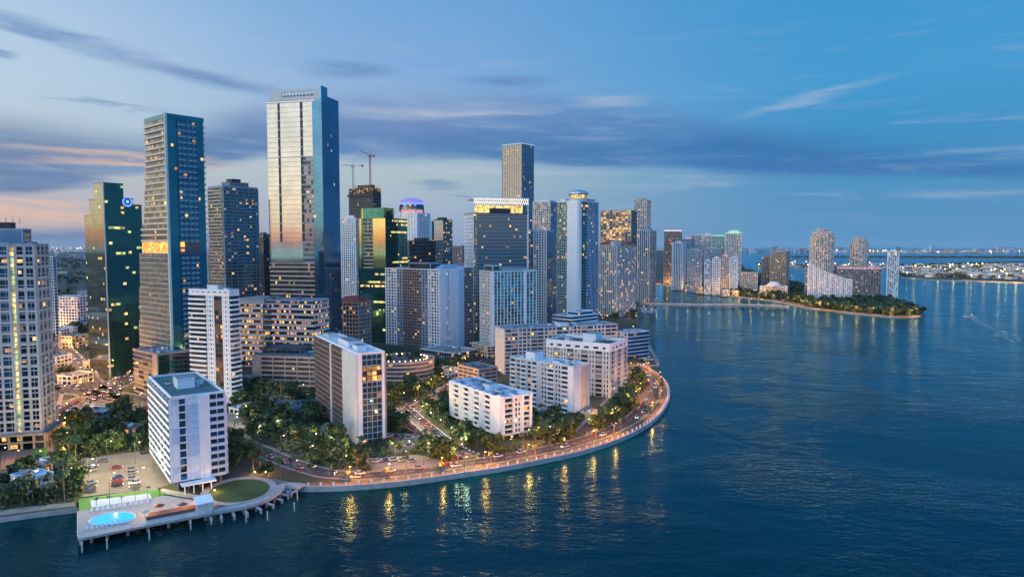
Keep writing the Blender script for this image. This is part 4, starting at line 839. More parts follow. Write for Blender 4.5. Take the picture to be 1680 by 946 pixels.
low2('pale blue flat roofed block beside the dark canopy', 160, 696, 46, 6, 14, 'paleblue', 'roofgrey', 14, .15)
low2('small red roofed house among trees left of the slab tower', 245, 690, 20, 5, 25, 'beige', 'redtile', 12, .3, True)
low2('squat beige office beyond the side street', 118, 573, 22, 12, 10, 'beige', 'roofgrey', 20, .5)
low2('white stepped block among trees below the long apartment block', 100, 556, 18, 10, 10, 'white', 'offwhite', 22, .4)
low2('grey plant building between the white tower and pinkish garage', 404, 640, 14, 8, 15, 'bluegrey', 'roofgrey', 14, .3)
low2('small lit restaurant pavilion on the orange lit street', 772, 640, 22, 5, 40, 'cream', 'roofgrey', 12, .6)
low2('low white annex right of the curved garage', 735, 622, 22, 6, 40, 'offwhite', 'roofgrey', 14, .4)
low2('small gatehouse inside the curved sea road', 1012, 645, 12, 5, 30, 'offwhite', 'redtile', 8, .5, True)
low2('low amber lit garden building by the largest white block', 970, 690, 16, 4, 30, 'cream', 'roofgrey', 9, .7)
# ------------------------------------------------------------------ far shore towers
def far(name, label, ul, um, ur, vt, Y, phi, m, g, lit=.08, top=None, bay=3.6, bh=.9, pw=.8, D=None, poly=None, cat='tower', roofm='roofgrey', mechm=None):
    b, W, D, H = site(name, label, ul, um, ur, vt, Y, phi, D=D, cat=cat, nwin=0)
    s_ = st(fh=3.4, bay=bay, bh=bh, bp=.4, bm=m, pw=pw, pp=.5, g=g, lit=lit)
    P = poly(W, D) if poly else rect(W, D)
    b.block(P, B0, H, s_, m, roofm, parm=top or m, par=2.2 if top else 1)
    if cat == 'tower': b.mech(-W*.75, -W*.25, D*.25, D*.7, H, 4, mechm or m)
    b.finish(); return b, W, D, H
far('residential_tower', 'brown far shore tower with bright white roof rim', 1090, 1117, 1121, 379, 1750, 15, 'taupe', ('g_smoke', 'g_dark'), .08, 'l_white')
far('residential_tower', 'white and blue striped far shore tower in front of brown tower', 1103, 1120, 1126, 398, 1560, 20, 'paleblue', ('g_blue', 'g_blue2'), .05, bh=.2, pw=1.6)
far('residential_tower', 'far shore tower with small peach lit roof pavilion', 1119, 1134, 1139, 392, 1660, 20, 'bluegrey', ('g_blue', 'g_dark'), .07, mechm='l_pink')
far('residential_tower', 'pale far shore tower second behind the peach lit one', 1134, 1156, 1161, 386, 1760, 15, 'offwhite', ('g_blue2', 'g_smoke'), .08)
far('residential_tower', 'grey white far shore tower with plain crown, left of green lit tower', 1152, 1168, 1174, 385, 1720, 20, 'white', ('g_blue2', 'g_dark'), .05)
far('residential_tower', 'teal glass far shore tower with lit mint roof edge', 1168, 1189, 1193, 387, 1680, 20, 'palegreen', ('g_teal', 'g_green'), .08, 'l_mint')
b, W, D, H = far('residential_tower', 'tallest far shore tower with mint green lit crown', 1190, 1217, 1224, 383, 1600, 18, 'offwhite', ('g_teal', 'g_smoke', 'g_green'), .12, 'l_mint', pw=1.2)
mb = MB(); mb.box(-W*.8, -W*.15, D*.1, D*.8, H+.1, H+7, 'l_mint', 'palegreen'); mb.box(-W*.65, -W*.3, D*.2, D*.6, H+7, H+11, 'palegreen'); mb.build('lit_crown', b.root)
far('residential_tower', 'blue grey slab in front row of the far shore, left', 1128, 1152, 1159, 410, 1480, 15, 'bluegrey', ('g_blue', 'g_dark', 'blind'), .06)
far('residential_tower', 'blue grey slab in front row of the far shore, right', 1157, 1183, 1187, 408, 1520, 15, 'bluegrey', ('g_blue2', 'g_dark'), .06)
far('residential_tower', 'narrow white far shore block with plain face, shortest of the row', 1156, 1166, 1170, 428, 1420, 15, 'white', ('g_blue2', 'white'), .03)
far('residential_tower', 'bright white balconied far shore block in the front row', 1169, 1182, 1185, 424, 1400, 15, 'white', ('g_dark', 'g_blue2'), .03, bh=1.3)
far('residential_tower', 'pinkish white far shore block right of the bright white block', 1185, 1195, 1198, 420, 1430, 15, 'offwhite', ('g_dark', 'g_smoke'), .12, 'l_pink')
far('residential_tower', 'pale blue pair shaped block at the right end of the row', 1197, 1211, 1217, 423, 1420, 15, 'paleblue', ('g_blue', 'g_dark'), .04, pw=1.8)
far('residential_tower', 'thin grey tower behind the front row, between the two slabs', 1140, 1148, 1152, 400, 1620, 15, 'bluegrey', ('g_blue2',), .05)
far('residential_block', 'square pale block with lit lower floors beside the causeway', 1216, 1243, 1253, 447, 1420, 20, 'offwhite', ('g_dark', 'g_smoke'), .25, cat='building')
far('residential_tower', 'taupe twin tower, lower left half, on the island', 1250, 1266, 1276, 422, 1520, 20, 'taupe', ('g_dark', 'g_smoke'), .05)
far('residential_tower', 'taupe twin tower, taller right half, on the island', 1264, 1290, 1303, 413, 1480, 25, 'beige', ('g_dark', 'g_smoke'), .05)
b, W, D, H = far('low_pavilion', 'low white terraced hotel on the island in front of the taupe twins', 1247, 1292, 1306, 470, 1330, 20, 'white', ('g_dark', 'l_dim'), .35, cat='building', roofm='white')
for k in range(3):
    mb = MB(); mb.prism(oval(-W*.5, D*.4, W*(.3-.07*k), 12-2*k, 14), H+.1+k*3, H+2.9+k*3, 'white'); mb.build('roof_tier', b.root)
ovl = lambda W, D: oval(-W/2, D/2, W*.52, D*.55, 18)
for lab, ul, ur, vt, Y in (('larger oval beige tower with pink lit top on the island', 1337, 1375, 382, 1300), ('smaller oval beige tower with stepped top on the island', 1402, 1431, 394, 1340)):
    b, W, D, H = site('residential_tower', lab, ul, (ul+ur)/2+8, ur, vt, Y, 30, nwin=0)
    sty = st(fh=3.4, bay=3.8, bh=1.0, bp=.5, bm='beige', pw=1.0, pp=.55, pm='offwhite', g=('g_dark', 'g_smoke', 'l_dim'), lit=.12)
    r = (ur-ul)/2/F*Y; X = ((ul+ur)/2-840)/F*Y; b.root.location = (X, Y+r, 0); b.root.rotation_euler = (0, 0, 0); b.loc = (X, Y+r, 0); b.rot = 0
    b.block(oval(0, 0, r, r*.8, 18), B0, H-6, sty, 'beige', par=0); b.block(oval(0, 0, r*.86, r*.68, 18), H-6, H+1, sty, 'beige', par=1, parm='l_pink' if 'larger' in lab else 'offwhite')
    b.block(oval(0, 0, r*.5, r*.4, 14), H+1, H+7, sty, 'offwhite', par=.5, parm='l_pink' if 'larger' in lab else 'offwhite'); b.finish()
# sloping hotel on the island
b, W, D, H = site('hotel', 'white hotel with sloping roofline and gridded front on the island', 1326, 1398, 1407, 460, 1190, 12, cat='building', nwin=0)
b.loc = b.loc; P0 = B0; n = 8
Hl = zof(b, 434, -W, 0)
hs = st(fh=3.3, bay=3.4, bh=1.0, bp=.5, bm='white', pw=1.1, pp=.55, g=('g_dark', 'g_smoke', 'g_blue2', 'l_dim'), lit=.1)
for k in range(n):
    x0 = -W+W*k/n; x1 = -W+W*(k+1)/n; h = Hl+(H-Hl)*(k/(n-1))**.8
    b.block([(x0, 0), (x1, 0), (x1, D), (x0, D)], 7, h, hs, 'offwhite', par=.2)
    hn = Hl+(H-Hl)*(min(k+1, n-1)/(n-1))**.8
    b.roof.hexa([(x0, -1, h+.4), (x1, -1, h+.35), (x1, D+1, h+.35), (x0, D+1, h+.4)], [(x0, -1, h+2.6), (x1, -1, hn+2.6), (x1, D+1, hn+2.6), (x0, D+1, h+2.6)], 'white')
b.block([(-W-2, -4), (2, -4), (2, D+2), (-W-2, D+2)], B0, 6.9, st(fh=5, bay=5, bh=1, bp=.3, bm='cream', pw=1, g=('l_warm', 'g_dark'), lit=.5, lm=('l_warm', 'l_orange')), 'cream'); b.finish()
far('residential_block', 'taupe slab with pink lit roof edge on the island', 1375, 1446, 1456, 441, 1290, 10, 'taupe', ('g_dark', 'g_smoke', 'blind'), .1, 'l_pink', cat='building', bay=4.4, pw=1.8)
far('residential_block', 'low dark lit block behind the sloping hotel on the island', 1322, 1392, 1400, 438, 1330, 10, 'bluegrey', ('g_dark', 'g_smoke'), .25, cat='building')
far('residential_tower', 'slim white gridded tower at the right end of the island', 1457, 1475, 1482, 413, 1255, 20, 'white', ('g_smoke', 'g_blue2', 'palegreen'), .1)
for i, (ul, ur, vt, m) in enumerate(((1484, 1497, 441, 'bluegrey'), (1500, 1512, 440, 'beige'), (1513, 1527, 438, 'white'), (1528, 1540, 441, 'offwhite'))):
    far('apartment_block', ['small blue grey block behind the slim white island tower', 'small beige block on the far residential island, second from left', 'small white block on the far residential island, third from left', 'small pale block on the far residential island, rightmost'][i], ul, ur-3, ur, vt, 2350, 20, m, ('g_dark', 'blind'), .15, cat='building')
far('terminal_building', 'long cream lit terminal building on the far residential island', 1566, 1600, 1606, 447, 2250, 12, 'beige', ('l_dim', 'g_smoke'), .4, cat='building', roofm='cream')
far('terminal_building', 'long cream building at the right frame edge, far island', 1652, 1690, 1700, 449, 2150, 12, 'cream', ('l_dim', 'g_smoke'), .4, cat='building', roofm='cream')
for i, (ul, ur, vt, Y, m) in enumerate(((1098, 1116, 463, 1640, 'beige'), (1124, 1140, 468, 1500, 'cream'), (1142, 1156, 471, 1440, 'pinkish'), (1186, 1200, 476, 1360, 'offwhite'), (1202, 1214, 477, 1350, 'beige'), (1308, 1324, 483, 1290, 'cream'), (1408, 1424, 487, 1240, 'offwhite'), (1432, 1450, 486, 1250, 'beige'))):
    far('low_building', 'low warmly lit quayside building, %s from the left on the far shore' % ordw(i+1), ul, ur-3, ur, vt, Y, 15, m, ('l_dim', 'l_warm', 'g_dark'), .6, cat='building', D=16)
# ------------------------------------------------------------------ sea, land
def sheet(name, poly, z0, z1, m, side='concrete'):
    from mathutils.geometry import tessellate_polygon
    tri = tessellate_polygon([[Vector((p[0], p[1], 0)) for p in poly]])
    mb = MB(); n = len(poly); mb.v = [(p[0], p[1], z1) for p in poly]; k = mb.mi(m); ks = mb.mi(side)
    for t in tri:
        a, b, c = (Vector(poly[i]) for i in t)
        if (b-a).cross(c-a) < 0: t = (t[0], t[2], t[1])
        mb.f.append(tuple(t)); mb.m.append(k)
    area = sum(poly[i-1][0]*poly[i][1]-poly[i][0]*poly[i-1][1] for i in range(n))
    for i in range(n):
        a, b = poly[i-1], poly[i]
        if area < 0: a, b = b, a
        j = len(mb.v); mb.v += [(a[0], a[1], z0), (b[0], b[1], z0), (b[0], b[1], z1), (a[0], a[1], z1)]; mb.f.append((j, j+1, j+2, j+3)); mb.m.append(ks)
    return mb.build(name, kind='structure')
def smooth(pts, n=8, closed=False):
    out = []; L = len(pts)
    for i in range(L-1):
        p0 = Vector(pts[max(i-1, 0)]); p1 = Vector(pts[i]); p2 = Vector(pts[i+1]); p3 = Vector(pts[min(i+2, L-1)])
        for k in range(n):
            t = k/n; out.append(tuple(.5*((2*p1)+(p2-p0)*t+(2*p0-5*p1+4*p2-p3)*t*t+(3*p1-p0-3*p2+p3)*t**3)))
    out.append(tuple(pts[-1])); return out
shore_px = [(492, 798), (560, 797), (640, 791), (700, 784), (760, 775), (810, 768), (860, 759), (905, 750), (950, 740), (1000, 725), (1040, 708), (1070, 690), (1090, 668), (1098, 648), (1095, 630), (1083, 616), (1066, 605), (1046, 597)]
SH = smooth([G(*p) for p in shore_px], 6)
left_px = [(-60, 853), (0, 848), (60, 840), (125, 832), (126, 815), (262, 800), (330, 812), (345, 800), (400, 785), (450, 785), (474, 790)]
behind = [(-4000, 14000), (-14000, 6000), (-9000, -3000), (-2500, -2500), (-700, -400), (-420, 60)]
back_px = [(1050, 560), (1044, 545), (1046, 530), (1042, 515), (1048, 500), (1040, 490), (1032, 482), (1044, 472), (1058, 463), (1090, 467), (1130, 477), (1200, 486), (1240, 490), (1285, 497), (1330, 506), (1400, 514), (1460, 519), (1500, 521), (1513, 518), (1503, 510), (1480, 502), (1450, 494), (1400, 478), (1330, 470), (1300, 460), (1250, 448), (1222, 440), (1214, 428), (1208, 418), (1200, 411)]
land = [G(*p) for p in left_px]+SH+[G(*p) for p in back_px]+behind
sheet('ground', land, -3, GZ, 'land')
mb = MB(); R0 = 39000
mb.poly([(-R0, -R0, 0), (R0, -R0, 0), (R0, R0, 0), (-R0, R0, 0)], 'water'); mb.build('bay_water', kind='structure')
isl = [(1478, 455), (1520, 458), (1560, 460), (1620, 461), (1700, 464), (1800, 465), (1800, 428), (1640, 429), (1560, 431), (1500, 432), (1470, 434), (1330, 431), (1240, 431), (1240, 437), (1330, 440), (1470, 442)]
sheet('residential_island', [G(*p) for p in isl], -2, GZ, 'land')
sheet('low_green_island', [G(*p) for p in ((1290, 422.5), (1480, 423), (1800, 424), (1800, 421), (1480, 420.8), (1290, 421))], -2, GZ, 'land')
sheet('far_coast', [(600*8, 8800), (9500, 9400), (16000, 9800), (16000, 16000), (1500, 16000), (1900, 11500)], -2, GZ, 'land')
# rocks along the left shore wall
RB = random.Random(3)
for k in range(60):
    u = RB.uniform(-5, 124); v = 850-u*.145+RB.uniform(-1, 3); p = G(u, v, .3); mb = MB(); s = RB.uniform(.5, 1.1)
    prof = [(s*.5, -.4), (s, 0), (s*.8, s*.6), (s*.3, s*.8)]; mb.lathe((0, 0, 0), prof, 6, 'stone', RB.uniform(.7, 1.2), RB.uniform(.7, 1.2))
    mb.build('rock', None, (p[0], p[1], .2), label='rough grey rock heaped along the foot of the left shore wall', cat='rock', group='rocks at the foot of the left shore wall')
# ------------------------------------------------------------------ ribbons
def offs(line, d):
    out = []
    for i, p in enumerate(line):
        a = Vector(line[max(i-1, 0)]); b = Vector(line[min(i+1, len(line)-1)]); t = (b-a).normalized(); out.append((p[0]-t.y*d, p[1]+t.x*d))
    return out      # +d = left of the direction of travel
def ribbon(name, line, d0, d1, z, m, thick=0, kind='structure', **k):
    A = offs(line, d0); B = offs(line, d1); mb = MB()
    for i in range(len(line)-1):
        q = [(*A[i],), (*A[i+1],), (*B[i+1],), (*B[i],)]
        if d1 < d0: q = q[::-1]
        ar = sum(q[j-1][0]*q[j][1]-q[j][0]*q[j-1][1] for j in range(4))
        if ar < 0: q = q[::-1]
        if thick: mb.hexa([(*p, z-thick) for p in q], [(*p, z) for p in q], m)
        else: mb.poly([(*p, z) for p in q], m)
    return mb.build(name, kind=kind, **k)
ROADS = []
def road(line, w, m='asphalt', walk=2.5, name='road', marks=True):
    ROADS.append((line, w/2+1))
    if walk: ribbon('pavement', line, -w/2-walk, w/2+walk, GZ+.012, 'kerb')
    ribbon(name, line, -w/2, w/2, GZ+.022, m)
    if walk:
        ribbon('kerb', line, w/2, w/2+.3, GZ+.14, 'kerb', .14); ribbon('kerb', line, -w/2-.3, -w/2, GZ+.14, 'kerb', .14)
    if marks:
        mb = MB(); L = 0
        for i in range(len(line)-1):
            a = Vector(line[i]); b = Vector(line[i+1]); l = (b-a).length; d = (b-a)/l; nrm = Vector((-d.y, d.x)); x = 0
            while x < l:
                if int((L+x)/3) % 2 == 0:
                    p = a+d*x; q = a+d*min(x+3, l); mb.poly([(*(p-nrm*.08), GZ+.03), (*(q-nrm*.08), GZ+.03), (*(q+nrm*.08), GZ+.03), (*(p+nrm*.08), GZ+.03)], 'paint')
                x += 3
            L += l
        mb.build('road_markings', kind='structure')
ribbon('promenade', SH, 0.0, 4.2, GZ+.05, 'paving', .05)
ribbon('seawall', SH, -.45, .35, GZ+.35, 'concrete', 3.5)
drive = offs(SH, 11.5)
west = smooth([G(*p) for p in ((150, 652), (215, 668), (300, 690), (370, 712), (420, 735), (480, 760), (540, 778))], 6)
drive_all = west[:-1]+drive[8:]
road(drive_all, 8.5, 'asphalt', walk=1.4)
ribbon('grass_verge', SH, 4.2, 5.8, GZ+.03, 'grass'); 
def rd(px, w, **k): l = smooth([G(*p) for p in px], 6); road(l, w, **k); return l
lot1 = rd([(655, 668), (690, 700), (735, 735), (768, 751)], 14, m='lot', walk=0, marks=False, name='car_park')
rd([(640, 690), (690, 665), (730, 640), (770, 612), (800, 590)], 9)
aven = rd([(60, 700), (110, 672), (160, 645), (215, 615), (230, 590), (238, 560)], 16)
rd([(60, 622), (120, 640), (200, 650), (262, 668), (300, 690)], 14)
rd([(90, 560), (120, 590), (150, 630), (190, 655)], 14)
rd([(0, 700), (60, 690), (85, 640), (90, 600)], 10)
rd([(372, 700), (400, 672), (440, 655), (470, 650)], 8, m='lot', marks=False)
rd([(1040, 600), (1020, 640), (985, 680), (950, 715)], 7, marks=False)
qy = offs(smooth([G(*q) for q in ((1058, 463), (1090, 467), (1130, 477), (1200, 486), (1240, 490), (1285, 497), (1330, 506), (1400, 514), (1460, 519), (1500, 521), (1513, 518))], 4), 7)
ribbon('quay', qy, -6, 6, GZ+.03, 'paving'); ROADS.append((qy, 9))
def pad(name, px, m, z, **k):
    mb = MB(); pts = [G(*p) for p in px]; ar = sum(pts[j-1][0]*pts[j][1]-pts[j][0]*pts[j-1][1] for j in range(len(pts)))
    if ar < 0: pts = pts[::-1]
    mb.poly([(*p, z) for p in pts], m); PADS.append(pts); return mb.build(name, kind='structure', **k)
PADS = []
pad('car_park', [(133, 752), (250, 737), (262, 735), (290, 790), (262, 800), (130, 815)], 'lot', GZ+.03)
pad('lawn', [(128, 817), (262, 802), (272, 815), (130, 838)], 'lawn', GZ+.034)
pad('white_court', [(148, 820), (245, 809), (250, 817), (150, 832)], 'paint', GZ+.04)
pad('driveway', [(92, 695), (104, 694), (104, 765), (80, 770)], 'lot', GZ+.03)
pad('lawn', [(55, 738), (78, 733), (78, 752), (50, 757)], 'lawn', GZ+.03)
pad('tennis_court', [(446, 668), (456, 655), (518, 655), (518, 673)], 'court', GZ+.03)
pad('car_park', [(630, 708), (690, 712), (700, 740), (640, 745)], 'lot', GZ+.03)
pad('car_park', [(600, 752), (690, 745), (740, 760), (700, 768), (610, 772)], 'lot', GZ+.03)
pad('garden_path', [(520, 700), (560, 735), (575, 735), (535, 695)], 'kerb', GZ+.03)
pad('courtyard', [(376, 690), (415, 700), (410, 720), (376, 712)], 'lot', GZ+.026)
pad('forecourt', [(1030, 668), (1060, 655), (1072, 640), (1050, 640), (1030, 655)], 'paving', GZ+.028)
pad('waterfront_path', [(-60, 850), (0, 845), (60, 837), (123, 829), (123, 823), (60, 829), (0, 836), (-60, 840)], 'kerb', GZ+.04)
pad('forecourt', [(5, 742), (60, 737), (84, 712), (100, 715), (70, 760), (0, 770)], 'paving', GZ+.025)
# ------------------------------------------------------------------ pool deck and pier
deck = [G(*p, 3.4) for p in ((127, 838), (127, 884), (215, 866), (300, 850), (345, 842), (332, 822), (272, 812))]
mb = MB(); mb.prism(deck[::1] if sum(deck[j-1][0]*deck[j][1]-deck[j][0]*deck[j-1][1] for j in range(len(deck))) > 0 else deck[::-1], 2.6, 3.4, 'decking'); 
r = empty('pool_deck', (*deck[1], 0), 0, 'raised pale concrete pool deck on piles at the water edge', 'deck'); 
mb.v = [(x-deck[1][0], y-deck[1][1], z) for x, y, z in mb.v]; mb.build('platform', r)
mb = MB()
def rail(mb, a, b, z, h=1.05, m='white', step=2.0):
    a = Vector(a); b = Vector(b); L = (b-a).length; n = max(1, int(L/step))
    for k in range(n+1): p = a+(b-a)*k/n; mb.box(p.x-.06, p.x+.06, p.y-.06, p.y+.06, z, z+h, m)
    for q in (.5, 1.0): mb.tube((*a, z+h*q), (*b, z+h*q), .05, .05, 4, m)
for i in (1, 2, 3): rail(mb, Vector(deck[i])-Vector(deck[1]), Vector(deck[i+1])-Vector(deck[1]), 3.4)
rail(mb, (0, 0), Vector(deck[0])-Vector(deck[1]), 3.4); mb.build('railing', r)
pc = G(182, 850, 3.4); mb = MB()
pts = []
for k in range(36):
    a = 2*math.pi*k/36; u = 184+38*math.cos(a)+6*math.sin(a)*math.cos(a); v = 849.5+9.5*math.sin(a)-4.5*math.cos(a)
    x, y = G(u, v, 3.5); pts.append((x-deck[1][0], y-deck[1][1]))
mb.poly([(*p, 3.46) for p in (pts[::-1] if sum(pts[j-1][0]*pts[j][1]-pts[j][0]*pts[j-1][1] for j in range(36)) < 0 else pts)], 'pool'); mb.build('pool_water', r)
mb = MB()
for k in range(36):
    a = Vector(pts[k]); b = Vector(pts[(k+1) % 36]); mb.tube((*a, 3.45), (*b, 3.45), .28, .28, 5, 'white')
mb.build('pool_rim', r)
for u in (133, 150, 176, 210, 243, 277, 312, 338):
    v = 883-(u-127)*.19; p = G(u, v, 2.6); d = Vector(deck[0])-Vector(deck[1]); d.normalize(); mb = MB(); x, y = p[0]-deck[1][0], p[1]-deck[1][1]
    for k in range(3): mb.tube((x+d.x*(1+k*7), y+d.y*(1+k*7), -3), (x+d.x*(1+k*7), y+d.y*(1+k*7), 2.6), .55, .55, 8, 'concrete')
    mb.hexa([(x-.6, y-.3, 2.0), (x+.6, y-.3, 2.0), (x+.6+d.x*16, y+d.y*16, 2.0), (x-.6+d.x*16, y+d.y*16, 2.0)], [(x-.6, y-.3, 2.6), (x+.6, y-.3, 2.6), (x+.6+d.x*16, y+d.y*16, 2.6), (x-.6+d.x*16, y+d.y*16, 2.6)], 'concrete')
    mb.build('pile', r)
for k in range(9):
    u = 142+k*8.5; p = G(u, 868-k*1.5, 3.4); mb = MB(); mb.box(-.32, .32, -.9, .9, .3, .42, 'paleblue'); mb.hexa([(-.32, .9, .3), (.32, .9, .3), (.32, 1.5, .75), (-.32, 1.5, .75)], [(-.32, .9, .42), (.32, .9, .42), (.32, 1.5, .87), (-.32, 1.5, .87)], 'paleblue')
    for sx in (-.28, .28):
        for sy in (-.8, .8): mb.box(sx-.04, sx+.04, sy-.04, sy+.04, 0, .3, 'white')
    mb.build('sun_lounger', None, (*p, 3.4), .5, label='pale blue sun lounger, %s from the left at the seaward pool edge' % ordw(k+1), cat='lounger', group='loungers at the seaward pool edge')
# wood hedge planter + sun loungers
RB = random.Random(5)
for k in range(11):
    u = 150+k*9.2; p = G(u, 838.5-k*1.45, 3.4); mb = MB(); mb.box(-.35, .35, -.9, .9, .3, .42, 'white'); mb.hexa([(-.35, .9, .3), (.35, .9, .3), (.35, 1.5, .75), (-.35, 1.5, .75)], [(-.35, .9, .42), (.35, .9, .42), (.35, 1.5, .87), (-.35, 1.5, .87)], 'white')
    for sx in (-.3, .3):
        for sy in (-.8, .8): mb.box(sx-.04, sx+.04, sy-.04, sy+.04, 0, .3, 'white')
    mb.build('sun_lounger', None, (*p, 3.4), .5, label='white sun lounger, %s from the left along the pool deck' % ordw(k+1), cat='lounger', group='sun loungers by the pool')
def umbrella(u, v, lab, m):
    p = G(u, v, 3.4); r = empty('parasol', (*p, 3.4), 0, lab, 'parasol', 'parasols on the pool deck'); mb = MB(); mb.tube((0, 0, 0), (0, 0, 2.6), .06, .05, 6, 'metal'); mb.build('pole', r)
    mb = MB(); mb.lathe((0, 0, 2.1), [(1.9, 0), (1.0, .5), (.05, .9)], 8, m); mb.build('canopy', r)
umbrella(238, 848, 'closed in cream parasol right of the swimming pool', 'cream'); umbrella(262, 838, 'red brown parasol at the end of the pool deck', 'redtile'); umbrella(300, 836, 'dark parasol on the deck below the white slab tower', 'brown')
mb = MB(); p0 = G(252, 848, 3.4)
pp = [G(*q, 3.4) for q in ((240, 853), (318, 838), (322, 831), (245, 845))]
mb.hexa([(*q, 3.4) for q in pp], [(*q, 4.5) for q in pp], 'brown', 'redtile'); mb.build('hedge_planter', None, label='long reddish planting bed on the deck right of the pool', cat='planter')
pp = [G(*q, 3.4) for q in ((322, 842), (350, 836), (345, 824), (320, 829))]
mb = MB(); mb.hexa([(*q, 3.4) for q in pp], [(*q, 6.4) for q in pp], 'offwhite', 'cream')
a = [Vector(q) for q in pp]; c = sum(a, Vector((0, 0)))/4
mb.hexa([(*(c+(q-c)*1.1), 6.4) for q in a], [(*(c+(q-c)*1.1), 6.8) for q in a], 'white'); mb.build('kiosk', None, label='small white lit kiosk where the deck meets the curved pier', cat='kiosk')
# curved pier
pier = smooth([G(*p, 3.0) for p in ((345, 838), (375, 833), (405, 827), (432, 818), (450, 807), (463, 797), (480, 795), (496, 797))], 5)
r = empty('curved_pier', (*pier[0], 0), 0, 'curved pale boardwalk pier on piles around the oval lawn', 'pier'); ox, oy = pier[0]
loc = [(x-ox, y-oy) for x, y in pier]
def rib(mb, line, d0, d1, z0, z1, m):
    A = offs(line, d0); B = offs(line, d1)
    for i in range(len(line)-1):
        q = [A[i], A[i+1], B[i+1], B[i]]; ar = sum(q[j-1][0]*q[j][1]-q[j][0]*q[j-1][1] for j in range(4))
        if ar < 0: q = q[::-1]
        mb.hexa([(*p, z0) for p in q], [(*p, z1) for p in q], m)
mb = MB(); rib(mb, loc, -2.2, 2.2, 2.5, 3.0, 'decking'); rib(mb, loc, -2.4, -2.2, 2.3, 3.3, 'concrete'); rib(mb, loc, 2.2, 2.4, 2.3, 3.3, 'concrete'); mb.build('deck', r)
for i in range(0, len(loc), 3):
    t = Vector(loc[min(i+1, len(loc)-1)])-Vector(loc[max(i-1, 0)]); t.normalize(); nn = Vector((t.y, -t.x)); p = Vector(loc[i]); mb = MB()
    for q in (-1.5, 1.5, 5): mb.tube((*(p+nn*q), -3), (*(p+nn*q), 2.5 if q < 3 else 1.2), .45, .45, 8, 'concrete')
    mb.hexa([(*(p-t*.4-nn*2), 1.8), (*(p+t*.4-nn*2), 1.8), (*(p+t*.4+nn*5.4), 1.0), (*(p-t*.4+nn*5.4), 1.0)][::-1], [(*(p-t*.4-nn*2), 2.5), (*(p+t*.4-nn*2), 2.5), (*(p+t*.4+nn*5.4), 1.5), (*(p-t*.4+nn*5.4), 1.5)][::-1], 'concrete'); mb.build('pile', r)
mb = MB(); L_ = offs(loc, -2.1)
for i in range(len(L_)-1): rail(mb, L_[i], L_[i+1], 3.0, step=1.8)
mb.build('railing', r)
ov = [G(392+52*math.cos(a), 806+19*math.sin(a)-6*math.cos(a)) for a in [2*math.pi*k/32 for k in range(33)]]
PADS.append(ov[:-1])
mb = MB(); o_ = ov[:-1]; ar = sum(o_[j-1][0]*o_[j][1]-o_[j][0]*o_[j-1][1] for j in range(32)); o_ = o_ if ar > 0 else o_[::-1]
mb.prism(o_, -1, GZ+.3, 'grass'); mb.build('oval_lawn', kind='structure')
ribbon('lawn_path', ov, -.3, 2.6, GZ+.45, 'decking', 2.5)
# mooring poles in the water
for i, (u, v) in enumerate(((135, 905), (313, 868), (404, 856), (439, 853), (483, 838), (176, 900), (488, 820), (245, 885))):
    p = G(u, v, 0); mb = MB(); mb.tube((0, 0, -3), (0, 0, 3.2), .22, .2, 8, 'offwhite'); mb.lathe((0, 0, 3.2), [(.26, 0), (.02, .35)], 8, 'white')
    mb.build('mooring_post', None, (*p, 0), label='%s white mooring post from the left in the dark water by the pier' % ordw(sorted([135, 313, 404, 439, 483, 176, 488, 245]).index(u)+1), cat='post', group='mooring posts by the pier')
# seawall bollards
A = offs(SH, .9); mb = MB(); mb.box(-.28, .28, -.28, .28, 0, 1.15, 'white'); mb.box(-.36, .36, -.36, .36, 1.15, 1.3, 'white'); bm_ = mb.mesh('bollard')
def along(line, step, start=0):
    out = []; acc = -start
    for i in range(len(line)-1):
        a = Vector(line[i]); b = Vector(line[i+1]); l = (b-a).length
        while acc < l:
            if acc >= 0: out.append((tuple(a+(b-a)*acc/l), math.atan2(b.y-a.y, b.x-a.x)))
            acc += step
        acc -= l
    return out
for i, (p, a) in enumerate(along(A, 5.2, 2)):
    link('bollard', bm_, None, (*p, GZ+.05), a, label='white square bollard, %s along the curved sea wall from the pier' % ordw(i+1), cat='bollard', group='bollards along the sea wall')
# ------------------------------------------------------------------ trees
TR = random.Random(11)
def leafcl(mb, c, s, m, r):
    n = Vector((r.gauss(0, 1), r.gauss(0, 1), r.gauss(.6, 1))).normalized(); a = n.orthogonal().normalized(); b = n.cross(a)
    q = r.uniform(0, 6.28); a2 = a*math.cos(q)+b*math.sin(q); b2 = n.cross(a2); c = Vector(c)
    mb.poly([c-a2*s-b2*s*.5, c+a2*s*.2-b2*s*.9, c+a2*s+b2*s*.2, c-a2*s*.1+b2*s], m)
def broadleaf(seed, R, Hc, n=420):
    r = random.Random(seed); t = MB(); t.tube((0, 0, -.3), (.2, .1, Hc*.4), .35, .22, 7, 'bark'); lobes = []
    for k in range(r.randint(6, 8)):
        a = k*2.4+r.random(); rad = R*r.uniform(.25, .7); c = (rad*math.cos(a), rad*math.sin(a), Hc*r.uniform(.34, .85)); lobes.append((c, R*r.uniform(.38, .6)))
        t.tube((.2, .1, Hc*r.uniform(.2, .38)), c, .16, .05, 5, 'bark')
    c = MB()
    for k in range(n):
        lc, lr = r.choice(lobes); d = Vector((r.gauss(0, 1), r.gauss(0, 1), r.gauss(0, 1))).normalized()*lr*(r.random()**.35); d.z *= .75
        leafcl(c, Vector(lc)+d, r.uniform(.35, .75)*R/4, r.choice(('leaf1', 'leaf1', 'leaf2', 'leaf2', 'leaf3')), r)
    return t.mesh('trunk'), c.mesh('crown')
